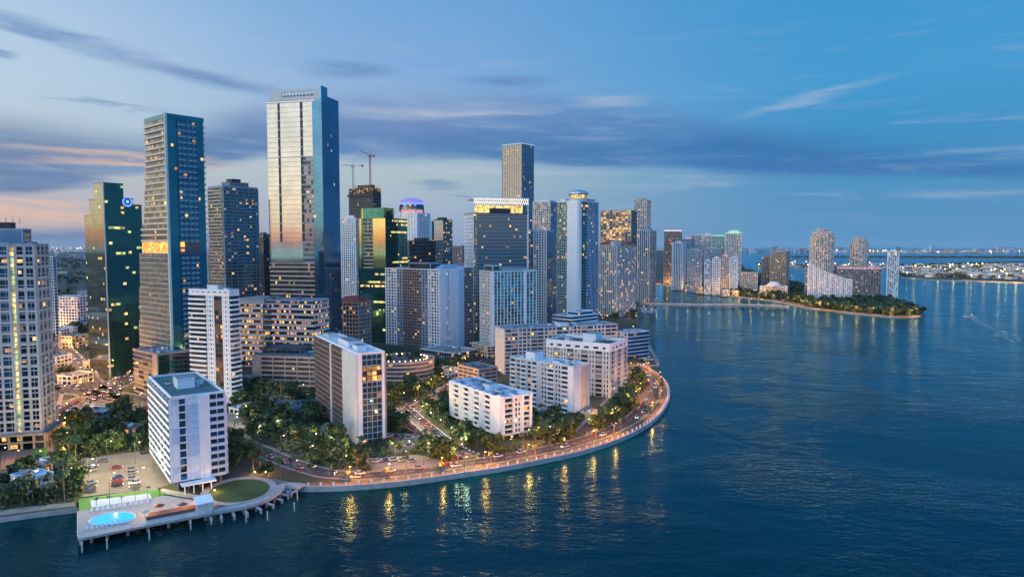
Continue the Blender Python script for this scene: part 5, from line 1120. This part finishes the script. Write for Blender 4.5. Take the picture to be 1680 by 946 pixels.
def palm(seed, H, n=15, fl=2.9):
    r = random.Random(seed); t = MB(); lx, ly = r.uniform(-.5, .5), r.uniform(-.5, .5); k = 4
    for i in range(k): t.tube((lx*(i/k)**2, ly*(i/k)**2, H*i/k-.2), (lx*((i+1)/k)**2, ly*((i+1)/k)**2, H*(i+1)/k), .24-.03*i, .21-.03*i, 7, 'bark')
    c = MB()
    for j in range(n):
        a = j*2.399+r.random()*.3; up = r.uniform(-.25, .95); p = Vector((lx, ly, H)); d = Vector((math.cos(a), math.sin(a), up)).normalized(); L = fl*r.uniform(.85, 1.15); w = .5; m = r.choice(('leaf1', 'leaf2', 'leaf2', 'leaf3'))
        s_ = 5
        for i in range(s_):
            q = p+d*(L/s_); side = Vector((-math.sin(a), math.cos(a), 0)); w0 = w*(1-abs(i/s_-.4)); w1 = w*(1-abs((i+1)/s_-.4))*(.2 if i == s_-1 else 1)
            c.poly([p, q, q+side*w1-Vector((0, 0, w1*.5)), p+side*w0-Vector((0, 0, w0*.5))], m); c.poly([p, p-side*w0-Vector((0, 0, w0*.5)), q-side*w1-Vector((0, 0, w1*.5)), q], m)
            p = q; d.z -= .32; d.normalize()
    return t.mesh('trunk'), c.mesh('crown')
BL = [broadleaf(1, 4.6, 7.5), broadleaf(2, 5.6, 8.5, 520), broadleaf(3, 3.6, 6), broadleaf(4, 5, 9.5, 480)]
PM = [palm(5, 8.0), palm(6, 6.2, 15), palm(7, 10, 16, 3.1)]
NT = [0]
def blocked(p, m=1.5):
    for f in FOOT:
        if pip(p, f): return True
        for dx, dy in ((m, 0), (-m, 0), (0, m), (0, -m)):
            if pip((p[0]+dx, p[1]+dy), f): return True
    for l, w in ROADS:
        for i in range(len(l)-1):
            a = Vector(l[i]); b = Vector(l[i+1]); q = Vector(p); t = max(0, min(1, (q-a).dot(b-a)/max(1e-6, (b-a).length_squared)))
            if (a+(b-a)*t-q).length < w+.6: return True
    for f in PADS:
        if pip(p, f): return True
    return not pip(p, land)
def tree(kind, p, z, label, group, s=1, parts=True):
    t, c = TR.choice(PM if kind == 'palm' else BL); nm = 'palm_tree' if kind == 'palm' else 'broadleaf_tree'
    r = empty(nm, (*p, z), TR.uniform(0, 6.28), label, 'palm' if kind == 'palm' else 'tree', group); r.scale = (s, s, s*TR.uniform(.9, 1.15))
    link('trunk', t, r); link('crown', c, r)
def grove(px, n, pk, where, s=(.8, 1.15), mind=3.2, z=GZ, check=True, poly=None):
    P = poly or [G(*q) for q in px]; xs = [p[0] for p in P]; ys = [p[1] for p in P]; got = []; tr = 0
    while len(got) < n and tr < n*40:
        tr += 1; p = (TR.uniform(min(xs), max(xs)), TR.uniform(min(ys), max(ys)))
        if not pip(p, P) or (check and blocked(p)) or any((p[0]-q[0])**2+(p[1]-q[1])**2 < mind*mind for q in got): continue
        got.append(p)
    got.sort(key=lambda p: proj(*p, z)[0]); ip = ib = 0
    for p in got:
        if TR.random() < pk: ip += 1; tree('palm', p, z, '%s palm from the left %s' % (ordw(ip), where), 'palms '+where, TR.uniform(*s))
        else: ib += 1; tree('leaf', p, z, '%s leafy tree from the left %s' % (ordw(ib), where), 'trees '+where, TR.uniform(*s))
grove([(-20, 800), (60, 780), (122, 715), (128, 825), (60, 832), (0, 838)], 38, .55, 'in the waterfront garden left of the car park')
grove([(105, 690), (250, 670), (250, 735), (130, 752), (110, 740)], 30, .3, 'between the avenue and the pool car park')
grove([(372, 650), (420, 630), (519, 655), (519, 700), (600, 745), (645, 750), (645, 775), (560, 775), (420, 725), (376, 705)], 84, .35, 'in the dark park left of the brown slab', mind=3.6)
grove([(376, 720), (430, 740), (500, 770), (490, 790), (400, 782), (372, 760)], 20, .6, 'between the drive and the oval lawn')
grove([(632, 650), (700, 690), (780, 765), (700, 772), (640, 770), (632, 700)], 34, .6, 'around the car parks right of the brown slab')
grove([(665, 640), (735, 640), (737, 700), (820, 735), (812, 760), (790, 755), (700, 690)], 36, .25, 'between the lit car park and nine storey block', mind=3.6)
grove([(870, 700), (960, 690), (1000, 668), (1040, 640), (1050, 605), (1080, 625), (1080, 655), (1040, 690), (960, 722), (880, 745)], 100, .6, 'in the garden inside the curved sea road', mind=3.6)
grove([(390, 600), (414, 570), (414, 650), (380, 650)], 10, .3, 'left of the pinkish garage')
grove([(640, 610), (760, 590), (770, 620), (700, 650), (640, 660)], 22, .35, 'along the orange lit street')
grove([(75, 540), (135, 530), (135, 600), (160, 640), (80, 640)], 24, .2, 'beside the green office tower')
grove([(76, 515), (135, 512), (135, 560), (76, 570)], 18, .2, 'below the long white apartment block', mind=5)
grove([(230, 600), (262, 600), (255, 665), (190, 640)], 12, .4, 'at the foot of the louvred podium')
grove([(985, 510), (1040, 505), (1045, 530), (985, 540)], 18, .5, 'between the red roofed tower and marina', mind=4)
grove([(1020, 560), (1040, 560), (1040, 590), (1022, 592)], 8, .6, 'beside the marina basin')
gx, gy, gh = GARAGE
grove(None, 20, .6, 'on the roof of the curved garage', check=False, z=gh, poly=oval(gx, gy, 17, 15), s=(.4, .6), mind=2.2)
grove([(1325, 495), (1410, 498), (1480, 497), (1510, 512), (1490, 517), (1400, 510), (1330, 502)], 46, .2, 'along the tip of the tower island', mind=5)
grove([(1090, 468), (1130, 476), (1240, 482), (1300, 490), (1330, 500), (1290, 495), (1200, 484), (1120, 474)], 40, .6, 'along the far shore quay', mind=5)
# promenade palms
k = 0
for p, a in along(offs(SH, 5.0), 8, 5):
    k += 1; tree('palm', (p[0], p[1]), GZ, 'promenade palm, %s along the sea road from the pier' % ordw(k), 'palms along the promenade', TR.uniform(.6, .85))
k = 0
for p, a in along(offs(SH, 18.5), 7.5, 3):
    if blocked(p, .5): continue
    k += 1; tree('palm' if TR.random() < .55 else 'leaf', p, GZ, 'small roadside tree, %s from the pier on the inland side of the sea road' % ordw(k), 'trees inland of the sea road', TR.uniform(.55, .85))
for i, (u, v) in enumerate(((158, 829), (180, 827), (200, 824), (222, 821), (242, 817), (262, 812))): tree('palm', G(u, v), GZ, 'small palm, %s from the left on the lit court lawn' % ordw(i+1), 'palms on the court lawn', .45)
# ------------------------------------------------------------------ distant masses
def cloudmass(name, regions, n, s0, s1, label=None, cl=3):
    mb = MB(); r = random.Random(name)
    for P, k in regions:
        xs = [p[0] for p in P]; ys = [p[1] for p in P]; c = 0; t = 0
        while c < k and t < k*6:
            t += 1; p = (r.uniform(min(xs), max(xs)), r.uniform(min(ys), max(ys)))
            if not pip(p, P) or not pip(p, land if k > 0 and p[1] < 9000 and p[0] < 900 else P): continue
            if p[1] < 1400 and blocked(p, cl): continue
            c += 1; R = r.uniform(s0, s1); h = R*r.uniform(.7, 1.1)
            for q in range(15):
                leafcl(mb, (p[0]+r.gauss(0, R*.5), p[1]+r.gauss(0, R*.5), GZ+h*r.uniform(.2, 1)), R*.33, r.choice(('leaf1', 'leaf2', 'leaf1')), r)
    return mb.build(name, kind='stuff', label=label, cat='trees')
LP = [G(*q) for q in ((-100, 520), (1035, 500), (1035, 475), (1000, 425), (-100, 425))]
cloudmass('distant_tree_cover', [(LP, 2300), ([G(*q) for q in ((1478, 454), (1700, 460), (1700, 432), (1478, 435))], 520), ([G(*q) for q in ((1290, 422.4), (1790, 423.7), (1790, 421.4), (1290, 421.3))], 500), ([G(*q) for q in ((1100, 463), (1300, 480), (1450, 490), (1320, 470), (1250, 452), (1215, 440), (1100, 445))], 500), ([G(*q) for q in ((1300, 492), (1400, 494), (1485, 497), (1511, 513), (1490, 519), (1400, 511), (1330, 503))], 420), ([G(*q) for q in ((1110, 468), (1240, 478), (1330, 490), (1330, 503), (1240, 489), (1130, 475))], 160)], 0, 6, 13, 'dark tree cover spread through the distant flat city')
cloudmass('undergrowth', [([G(*q) for q in P_], k_) for P_, k_ in (([(-20, 790), (60, 780), (110, 700), (250, 670), (250, 735), (128, 755), (128, 825), (60, 832), (0, 838)], 420), ([(372, 650), (420, 620), (640, 650), (780, 762), (700, 772), (560, 775), (376, 710)], 900), ([(655, 640), (735, 640), (737, 700), (830, 745), (860, 740), (1000, 690), (1050, 605), (1080, 625), (1080, 655), (1040, 690), (960, 722), (860, 752)], 900), ([(80, 530), (262, 560), (262, 665), (80, 650)], 420), ([(640, 590), (800, 580), (820, 620), (640, 660)], 260))], 0, 1.1, 2.6, 'low dark shrubs and hedges filling the garden beds', cl=.6)
def town(name, P, n, hmin, hmax, s0, s1, mats_, label, lights=0, lz=9, lr=1.2, lm=('bulb', 'bulbw', 'bulb')):
    r = random.Random(name); mb = MB(); ml = MB(); xs = [p[0] for p in P]; ys = [p[1] for p in P]; c = t = 0
    while c < n and t < n*8:
        t += 1; y = min(ys)+(max(ys)-min(ys))*r.random()**1.3; x = r.uniform(min(xs), max(xs))
        if not pip((x, y), P): continue
        if y < 1300 and blocked((x, y), 8): continue
        c += 1; a = r.uniform(s0, s1); b = r.uniform(s0, s1); h = hmin+(hmax-hmin)*r.random()**4; th = r.choice((.3, .3, 1.9)); co, si = math.cos(th), math.sin(th)
        q = [(x+co*i*a-si*j*b, y+si*i*a+co*j*b) for i, j in ((-1, -1), (1, -1), (1, 1), (-1, 1))]; m = r.choice(mats_)
        mb.hexa([(*p, 1) for p in q], [(*p, GZ+h) for p in q], m, r.choice(('roofgrey', 'offwhite', 'redtile', m)))
        mb.hexa([(*(x+(p[0]-x)*1.04, y+(p[1]-y)*1.04), GZ+h*.45) for p in q], [(*(x+(p[0]-x)*1.04, y+(p[1]-y)*1.04), GZ+h*.6) for p in q], r.choice(('g_dark', 'g_smoke', 'l_dim', 'g_dark')))
    c = t = 0
    while c < lights and t < lights*8:
        t += 1; y = min(ys)+(max(ys)-min(ys))*r.random()**1.2; x = r.uniform(min(xs), max(xs))
        if not pip((x, y), P) or (y < 1300 and blocked((x, y), 1)): continue
        c += 1; R = lr*(.6+y/2600)*r.uniform(.5, 1); z = lz*r.uniform(.6, 1.6)+GZ
        mb2 = ml; mb2.hexa([(x-R, y-R, z-R), (x+R, y-R, z-R), (x+R, y+R, z-R), (x-R, y+R, z-R)], [(x-R*.6, y-R*.6, z+R), (x+R*.6, y-R*.6, z+R), (x+R*.6, y+R*.6, z+R), (x-R*.6, y+R*.6, z+R)], r.choice(lm))
    mb.build(name, kind='stuff', label=label, cat='buildings')
    if lights: ml.build(name+'_lights', kind='stuff', label='tiny warm lamps scattered over the '+label.split(' ', 1)[1] if False else 'countless tiny warm lamps in the '+name.replace('_', ' '), cat='lights')
MT = ('offwhite', 'concrete', 'beige', 'white', 'pinkish', 'bluegrey')
LD = ('l_yel', 'l_warm', 'bulb', 'l_white', 'l_orange', 'l_warm')
town('distant_city', [G(*q) for q in ((-150, 560), (1035, 505), (1035, 475), (1040, 412), (1190, 410.5), (900, 406.5), (-300, 406.5))], 4200, 5, 40, 8, 24, MT, 'low pale buildings spread across the distant flat city', 2600, lm=LD, lr=.8)
SUB = [(-2600, 1500), (-2600, 60), (-420, 120), (-330, 230), (-300, 420), (-420, 620), (-700, 1200), (-1000, 1500)]
town('western_suburb', SUB, 900, 5, 30, 7, 18, MT, 'low pale buildings filling the flat city left of the towers', 420, lm=LD, lr=.7)
cloudmass('suburb_tree_cover', [(SUB, 1500)], 0, 5, 10, 'dark trees between the low buildings left of the towers')
town('island_houses', [G(*q) for q in ((1480, 453), (1700, 459), (1790, 459), (1790, 433), (1480, 437))], 620, 6, 16, 7, 15, ('white', 'offwhite', 'beige', 'cream'), 'small pale houses covering the far residential island', 520, lz=9, lr=1.0, lm=('l_yel', 'l_warm', 'l_pink', 'l_white', 'bulb'))
town('port_buildings', [G(*q) for q in ((1242, 436.5), (1330, 439), (1468, 441), (1468, 435), (1330, 432), (1242, 432))], 60, 5, 14, 10, 22, MT, 'low port sheds on the strip behind the tower island', 90, lz=10, lr=.75, lm=('bulb', 'l_pink', 'bulb', 'l_orange'))
r = random.Random(31); k = 0
us = sorted([r.uniform(1228, 1676) for _ in range(70)])
for u in us:
    k += 1; Y = r.uniform(8900, 10500); Y = Y if u < 1500 else r.uniform(9800, 11000); x = (u-840)/F*Y; h = 22+75*r.random()**2.2; w = r.uniform(16, 45); m = r.choice(('white', 'offwhite', 'bluegrey', 'beige', 'paleblue')); mb = MB()
    mb.box(-w, w, 0, w, 1, h, m); mb.box(-w*.4, w*.3, w*.2, w*.7, h, h+6, m)
    for z in range(8, int(h)-4, 12): mb.box(-w*.92, w*.92, -.6, -.05, z, z+5, 'g_dark')
    mb.build('coast_tower', None, (x, Y, 0), 0, label='tiny pale tower on the horizon coast, %s from the left' % ordw(k), cat='tower', group='towers on the horizon coast')
town('coast_buildings', [(4900, 9000), (9500, 9500), (16000, 9900), (16000, 12500), (3000, 12500)], 500, 8, 30, 20, 60, ('white', 'offwhite', 'bluegrey', 'beige'), 'low pale buildings along the horizon coast', 260, lz=15, lr=1.2, lm=('l_white', 'bulb', 'l_yel'))
# ------------------------------------------------------------------ causeway bridge, marina
br = [G(*p, 5) for p in ((1050, 497), (1100, 499), (1180, 500), (1250, 500.5), (1292, 503))]
r = empty('causeway_bridge', (*br[0], 0), 0, 'low concrete causeway bridge with a row of lamps to the island', 'bridge'); loc = [(x-br[0][0], y-br[0][1]) for x, y in smooth(br, 6)]
mb = MB(); rib(mb, loc, -6, 6, 3, 5, 'concrete'); mb.build('deck', r); mb = MB(); rib(mb, loc, -6.3, -6, 2.6, 6.2, 'concrete'); mb.build('parapet', r); mb = MB(); rib(mb, loc, 6, 6.3, 2.6, 6.2, 'concrete'); mb.build('parapet', r)
for i, (p, a) in enumerate(along(loc, 16, 6)):
    mb = MB(); n_ = Vector((math.sin(a), -math.cos(a)))
    for q in (-4.5, 0, 4.5): mb.tube((p[0]+n_.x*q, p[1]+n_.y*q, -3), (p[0]+n_.x*q, p[1]+n_.y*q, 3), .8, .8, 8, 'concrete')
    mb.build('pier_column', r)
BRL = [(p[0]+br[0][0], p[1]+br[0][1]) for p, a in along(loc, 17, 4)]
dk_ = smooth([G(*p, 1.4) for p in ((1030, 594), (1055, 597), (1077, 599), (1078, 592), (1072, 580), (1064, 566))], 4)
ribbon('breakwater', dk_, -1.6, 1.6, 1.6, 'kerb', 3.5)
def boat(px, z, ang, L, label, m='white', sail=False):
    p = G(*px, 0); r = empty('sailing_boat' if sail else 'motor_boat', (*p, 0), ang, label, 'boat', None); mb = MB(); w = L*.16; S_ = [(-.5, .8, .9), (-.2, 1, .95), (.15, .95, 1.0), (.38, .5, 1.15), (.5, .03, 1.3)]
    for (a0, b0, h0), (a1, b1, h1) in zip(S_, S_[1:]):
        mb.hexa([(a0*L, -b0*w*.6, -.3), (a1*L, -b1*w*.6, -.3), (a1*L, b1*w*.6, -.3), (a0*L, b0*w*.6, -.3)], [(a0*L, -b0*w, h0), (a1*L, -b1*w, h1), (a1*L, b1*w, h1), (a0*L, b0*w, h0)], m, 'cream')
    mb.build('hull', r); mb = MB(); mb.hexa([(-.25*L, -w*.6, .95), (.12*L, -w*.55, 1), (.12*L, w*.55, 1), (-.25*L, w*.6, .95)], [(-.22*L, -w*.5, 2.2), (.02*L, -w*.45, 2.2), (.02*L, w*.45, 2.2), (-.22*L, w*.5, 2.2)], 'g_dark', 'white'); mb.build('cabin', r)
    if sail:
        mb = MB(); mb.tube((.05*L, 0, 1), (.05*L, 0, L*1.25), .12, .07, 6, 'metal'); mb.tube((.05*L, 0, 2.6), (-.42*L, 0, 2.5), .1, .08, 6, 'metal'); mb.build('mast', r)
        if sail == 2: return r
        mb = MB(); mb.hexa([(.03*L, -.04, 2.8), (-.4*L, -.04, 2.7), (-.4*L, .04, 2.7), (.03*L, .04, 2.8)][::-1], [(.03*L, -.03, L*1.2), (.0*L, -.03, L*1.2), (.0*L, .03, L*1.2), (.03*L, .03, L*1.2)][::-1], 'white'); mb.build('sail', r)
    else:
        mb = MB(); mb.tube((-.1*L, 0, 2.2), (-.1*L, 0, 3.6), .05, .04, 5, 'metal'); mb.lathe((-.1*L, 0, 3.6), [(.05, 0), (.22, .2), (.05, .4)], 6, 'bulbw'); mb.build('mast_light', r)
    return r
boat((1592, 520), 0, math.radians(150), 17, 'white motor boat trailing a wake on the open bay')
boat((1545, 473), 0, 1.2, 14, 'small white boat sailing off the residential island', sail=True)
boat((1518, 468), 0, .4, 12, 'small white boat left of the one with the raised sail', sail=True)
MR = random.Random(8)
ms = [(1053+MR.uniform(0, 40), 503+MR.uniform(0, 10)) for _ in range(16)]+[(1052, 571), (1057, 577), (1060, 584), (1066, 590), (1055, 588), (1047, 581)]
ms.sort()
for i, q in enumerate(ms): boat(q, 0, MR.choice((.2, 1.7, 3.3)), MR.uniform(9, 14), 'moored %s white boat from the left by the marina' % ordw(i+1), sail=2*(MR.random() < .6))['group'] = 'boats moored by the marina'
# wake
wk = [Vector(G(*q, 0)) for q in ((1594, 521), (1606, 528), (1625, 537), (1650, 548), (1680, 562))]
mb = MB(); W_ = MR
for i in range(60):
    t = i/60; a = t*4; j = min(3, int(a)); p = wk[j]+(wk[j+1]-wk[j])*(a-j); w = 1.5+t*9
    for s_ in (-1, 1, 0):
        if MR.random() < .85-t*.5: x = p.x+s_*w*.8+MR.gauss(0, .6); y = p.y+MR.gauss(0, 1.5); L = MR.uniform(1, 3.5)*(1-t*.4); mb.poly([(x-L, y-.5, .02), (x+L*.5, y-.9, .02), (x+L, y+.4, .02), (x-L*.5, y+.8, .02)], 'offwhite')
mb.build('boat_wake', kind='stuff', label='white foam wake trailing behind the motor boat', cat='wake')
# ------------------------------------------------------------------ cars
def carmesh(m, kind):
    out = []; P = [(-2.2, .35), (-2.25, .8), (-1.9, 1.0), (-1.2, 1.02), (1.0, .98), (1.9, .85), (2.2, .65), (2.2, .35)]; h = 1.45 if kind == 'car' else 1.75; w = .9
    mb = MB(); i = len(mb.v)
    for s_ in (-w, w):
        for x, z in P: mb.v.append((x, s_, z))
    n = len(P); k = mb.mi(m); mb.f += [tuple(range(n)), tuple(range(2*n-1, n-1, -1))]; mb.m += [k, k]
    for a in range(n): c = (a+1) % n; mb.f.append((a, a+n, c+n, c)); mb.m.append(k)
    mb.hexa([(-1.25, -.66, h), (.35, -.66, h), (.35, .66, h), (-1.25, .66, h)], [(-1.15, -.6, h+.05), (.25, -.6, h+.05), (.25, .6, h+.05), (-1.15, .6, h+.05)], m); out.append(('body', mb.mesh('body')))
    mb = MB(); mb.hexa([(-1.9, -.82, 1.0), (1.05, -.82, .98), (1.05, .82, .98), (-1.9, .82, 1.0)], [(-1.3, -.67, h), (.4, -.67, h), (.4, .67, h), (-1.3, .67, h)], 'g_dark'); out.append(('windows', mb.mesh('windows')))
    return out
mb = MB(); mb.tube((0, -.12, 0), (0, .12, 0), .34, .34, 10, 'rubber'); WHL = mb.mesh('wheel'); mb = MB(); mb.tube((0, -.14, 0), (0, .14, 0), .18, .18, 8, 'metal'); RIM = mb.mesh('rim')
mb = MB(); mb.box(-.04, .04, -.2, .2, -.1, .1, 'head'); HDL = mb.mesh('headlight')
mb = MB(); mb.box(-.04, .04, -.22, .22, -.1, .1, 'l_red'); TLL = mb.mesh('taillight')
CM = {c: carmesh(c, 'car' if i % 2 else 'suv') for i, c in enumerate(('car_white', 'car_black', 'car_silver', 'car_red', 'car_blue', 'car_grey'))}
CR = random.Random(4)
def car(p, ang, where, k, z=GZ+.03, group='cars'):
    c = CR.choice(['car_white', 'car_black', 'car_silver', 'car_silver', 'car_grey', 'car_red', 'car_blue', 'car_white'])
    r = empty('parked_car' if 'park' in where else 'car', (*p, z), ang, '%s car, %s from the left %s' % (c[4:], ordw(k), where), 'car', group+' '+where)
    for n, m in CM[c]: link(n, m, r)
    for x in (-1.4, 1.4):
        for y in (-.85, .85): link('rim', RIM, link('wheel', WHL, r, (x, y, .34)))
    for y in (-.62, .62): link('headlight', HDL, r, (2.2, y, .62)); link('taillight', TLL, r, (-2.24, y, .72))
def carrow(pts, where, ang=None, group='cars'):
    pts = sorted(pts, key=lambda q: proj(q[0][0], q[0][1], 2)[0])
    for i, (p, a) in enumerate(pts): car(p, a if ang is None else ang, where, i+1, group=group)
carrow([(G(u, v), .55+CR.choice((0, math.pi))) for u, v in ((152, 766), (150, 772), (192, 768), (193, 785), (192, 791), (192, 797), (217, 771), (217, 777), (218, 786), (221, 793), (222, 799), (150, 793), (148, 800), (147, 806), (168, 757), (238, 744), (248, 742), (258, 741), (140, 775))], 'in the pool car park', group='cars parked')
carrow([(p, a+math.pi/2) for p, a in along(offs(lot1, 4.6), 3.4, 2)]+[(p, a+math.pi/2) for p, a in along(offs(lot1, -4.6), 3.6, 2) if CR.random() < .7], 'in the long lit car park', group='cars parked')
carrow([(G(u, v), .8) for u, v in ((640, 716), (650, 717), (661, 718), (672, 719), (648, 730), (660, 731), (672, 732), (610, 758), (620, 757), (633, 756), (646, 755), (660, 756), (676, 757))], 'in the small car park beside the brown slab', group='cars parked')
carrow([(p, a) for p, a in along(offs(drive, 2.2), 13, 4) if CR.random() < .75]+[(p, a+math.pi) for p, a in along(offs(drive, -2.2), 15, 9) if CR.random() < .5], 'on the curved sea drive')
carrow([(p, a) for p, a in along(offs(west, 2.2), 14, 3) if CR.random() < .6]+[(p, a+math.pi) for p, a in along(offs(west, -2.2), 12, 8) if CR.random() < .6], 'on the inland end of the drive')
carrow([(p, a+math.pi*(j > 0)) for j in (-1, 1) for off in (2.5, 5.5) for p, a in along(offs(aven, -j*off), 11, 3+off) if CR.random() < .5], 'on the avenue at the left')
carrow([(p, a) for p, a in along([G(97, 697), G(92, 768)], 4.5, 2)], 'on the driveway below the left edge tower', group='cars parked')
for a_, b_, wn in (((60, 622), (190, 650), 'on the street behind the avenue'), ((95, 565), (150, 628), 'on the side street by the green tower')):
    carrow([(p, a) for p, a in along(offs([G(*a_), G(*b_)], 3), 9, 3) if CR.random() < .5]+[(p, a+math.pi) for p, a in along(offs([G(*a_), G(*b_)], -3), 10, 6) if CR.random() < .5], wn)
carrow([(p, a) for p, a in along(offs([G(640, 690), G(690, 665), G(730, 640), G(770, 612)], 2.4), 12, 4)], 'on the orange lit street')
# ------------------------------------------------------------------ street lamps
def lampmesh(h, arm=1.6, bulbm='bulb'):
    a = MB(); a.tube((0, 0, 0), (0, 0, h), .12, .08, 6, 'blackmetal'); a.tube((0, 0, h), (arm, 0, h+.3), .06, .05, 5, 'blackmetal'); a.tube((0, 0, 0), (0, 0, .5), .2, .16, 6, 'blackmetal')
    b = MB(); b.box(arm-.35, arm+.45, -.2, .2, h+.2, h+.36, 'blackmetal'); c = MB(); c.lathe((arm, 0, h-.05), [(.1, 0), (.3, .12), (.3, .24)], 8, bulbm)
    return a.mesh('pole'), b.mesh('lamp_head'), c.mesh('bulb')
LM = {('o', 7): lampmesh(7), ('w', 7): lampmesh(7, bulbm='bulbw'), ('o', 10): lampmesh(10, 2.2), ('w', 10): lampmesh(10, 2.2, 'bulbw')}
LL = {}
def lamp(p, z, ang, col, h, power, label, group):
    r = empty('street_lamp', (*p, z), ang, label, 'street lamp', group); P, Hd, Bb = LM[(col, h)]; link('pole', P, r); hd_ = link('lamp_head', Hd, r); link('bulb', Bb, hd_)
    key = (col, power)
    if key not in LL:
        l = bpy.data.lights.new('lamp_light', 'POINT'); l.energy = power*(4.6 if power == 5200 else 2.8); l.color = (1, .33, .05) if col == 'o' and power > 5100 and power < 5300 else (1, .48, .13) if col == 'o' else (1, .78, .42); l.shadow_soft_size = .45; LL[key] = l
    link('lamp_light', LL[key], r, (1.6 if h == 7 else 2.2, 0, h-.7))
N_ = [0]
def lamps(pts, where, col='o', h=7, power=1500, z=GZ):
    pts = sorted(pts, key=lambda q: proj(q[0][0], q[0][1], z)[0])
    for i, (p, a) in enumerate(pts): lamp(p, z, a, col, h, power, '%s lamp from the left %s' % (ordw(i+1), where), 'lamps '+where)
sl = []
for u in (572, 640, 727, 797, 868, 925, 974, 1011, 1040, 1063, 1081, 1092, 1095):
    q = min((p for p in offs(SH, 4.9)), key=lambda p: abs(proj(p[0], p[1], 9)[0]-u)+(0 if u < 1092 else abs(proj(p[0], p[1], 9)[1]-(665 if u == 1092 else 640))))
    sl.append((q, -1.2))
lamps(sl, 'along the curved sea wall', power=5200*1)
lamps([(p, a+1.5) for p, a in along(offs(drive, 6), 27, 12)], 'on the inland side of the sea drive', power=1500)
lamps([(p, a+1.5) for p, a in along(offs(west, 7), 26, 6)], 'on the inland part of the drive', power=1300, col='w')
lamps([(p, a-1.5) for p, a in along(offs(lot1, 8), 17, 3)], 'in the long lit car park', col='w', power=2600)
lamps([(G(u, v), 0) for u, v in ((176, 758), (180, 815), (222, 760), (228, 806), (145, 790), (252, 775))], 'in the pool car park', col='w', h=10, power=7500)
lamps([(p, a+1.5) for p, a in along(offs(aven, 9), 24, 5)]+[(p, a-1.5) for p, a in along(offs(aven, -9), 26, 15)], 'on the avenue at the left', h=10, power=2600)
lamps([(p, a) for p, a in along([G(62, 628), G(120, 644), G(200, 655), G(260, 674)], 26, 6)], 'on the street behind the avenue', h=10, power=2600)
lamps([(p, a) for p, a in along([G(84, 520), G(98, 560), G(128, 598), G(155, 632)], 34, 6)], 'on the side street by the green tower', h=10, power=5000)
lamps([(p, 0) for p, a in along([G(103, 700), G(99, 766)], 13, 5)], 'beside the driveway of the left edge tower', power=2200)
lamps([(p, a) for p, a in along([G(640, 682), G(690, 657), G(730, 632), G(766, 606)], 22, 6)], 'on the orange lit street', h=10, power=4200)
lamps([(G(u, v), 1) for u, v in ((385, 700), (400, 685), (415, 668), (440, 648), (465, 650), (495, 648), (540, 742), (515, 735), (480, 725), (452, 712), (560, 750))], 'in the park left of the brown slab', col='w', power=1100)
lamps([(G(u, v), 1) for u, v in ((642, 690), (655, 700), (668, 748), (640, 752), (700, 752), (722, 748), (745, 762), (762, 776))], 'around the small car parks', col='w', power=1500)
lamps([(G(u, v), 2) for u, v in ((870, 728), (886, 724), (905, 722), (930, 668), (960, 665), (985, 688), (1012, 690), (1032, 668), (1052, 655), (1042, 625), (1058, 612), (1066, 640), (1040, 640), (1010, 655))], 'in the garden inside the sea drive', power=1500)
lamps([(G(u, v), 2) for u, v in ((838, 600), (822, 622), (790, 620), (775, 640))], 'around the long off-white slab', power=1200)
lamps([(G(u, v), 2) for u, v in ((15, 790), (40, 785), (8, 760), (66, 766), (30, 765))], 'in the garden below the left edge tower', power=1400)
lamps([(G(u, v), 2) for u, v in ((1005, 518), (1025, 515), (1044, 522), (1040, 545), (1030, 560), (1044, 508), (990, 530))], 'by the marina', power=4200)
lamps([(p, 1.6) for p in BRL], 'on the causeway bridge', h=10, power=2600, z=5)
lamps([(p, a) for p, a in along(qy, 26, 5)], 'along the far quay', h=10, power=9000)
lamps([(G(u, v), 1.6) for u, v in ((1500, 456), (1540, 459), (1565, 460), (1588, 460), (1615, 461), (1640, 462), (1668, 463))], 'on the residential island shore', h=10, power=26000)
lamps([(G(u, v), 1.6) for u, v in ((84, 590), (100, 612), (126, 570), (110, 545), (88, 545), (130, 625), (150, 650))], 'among the trees by the green tower', h=10, power=5200)
for i, (u, v) in enumerate(((238, 849), (305, 838), (330, 830), (352, 808), (418, 778), (436, 778))):
    p = G(u, v); mb = MB(); mb.tube((0, 0, 0), (0, 0, 1.0), .08, .08, 6, 'blackmetal'); mb.lathe((0, 0, 1.0), [(.12, 0), (.25, .15), (.12, .4)], 8, 'bulb')
    o = mb.build('garden_lamp', None, (*p, 3.4 if v > 820 else GZ), label='low glowing garden lamp, %s from the left around the pool and pier' % ordw(i+1), cat='garden lamp', group='garden lamps round the deck')
    l = LL.setdefault('g', bpy.data.lights.new('lamp_light', 'POINT')); l.energy = 1600; l.color = (1, .5, .12); l.shadow_soft_size = .3; link('lamp_light', l, o, (0, 0, 1.9))
# rooftop lamp washing the white walls is left to the real street lamps

# ------------------------------------------------------------------ air
mb = MB(); mb.box(-39900, 39900, -39900, 39900, -4, 330, 'white'); ho = mb.build('haze', kind='stuff', label='thin blue dusk haze over the bay and city', cat='haze')
hm = bpy.data.materials.new('haze'); hm.use_nodes = True; nt = hm.node_tree; nt.nodes.clear(); o_ = nt.nodes.new('ShaderNodeOutputMaterial'); pv = nt.nodes.new('ShaderNodeVolumePrincipled')
pv.inputs['Color'].default_value = (.7, .88, 1, 1); pv.inputs['Density'].default_value = 1.5e-5; nt.links.new(pv.outputs[0], o_.inputs['Volume']); ho.data.materials[0] = hm
sc.cycles.volume_bounces = 0
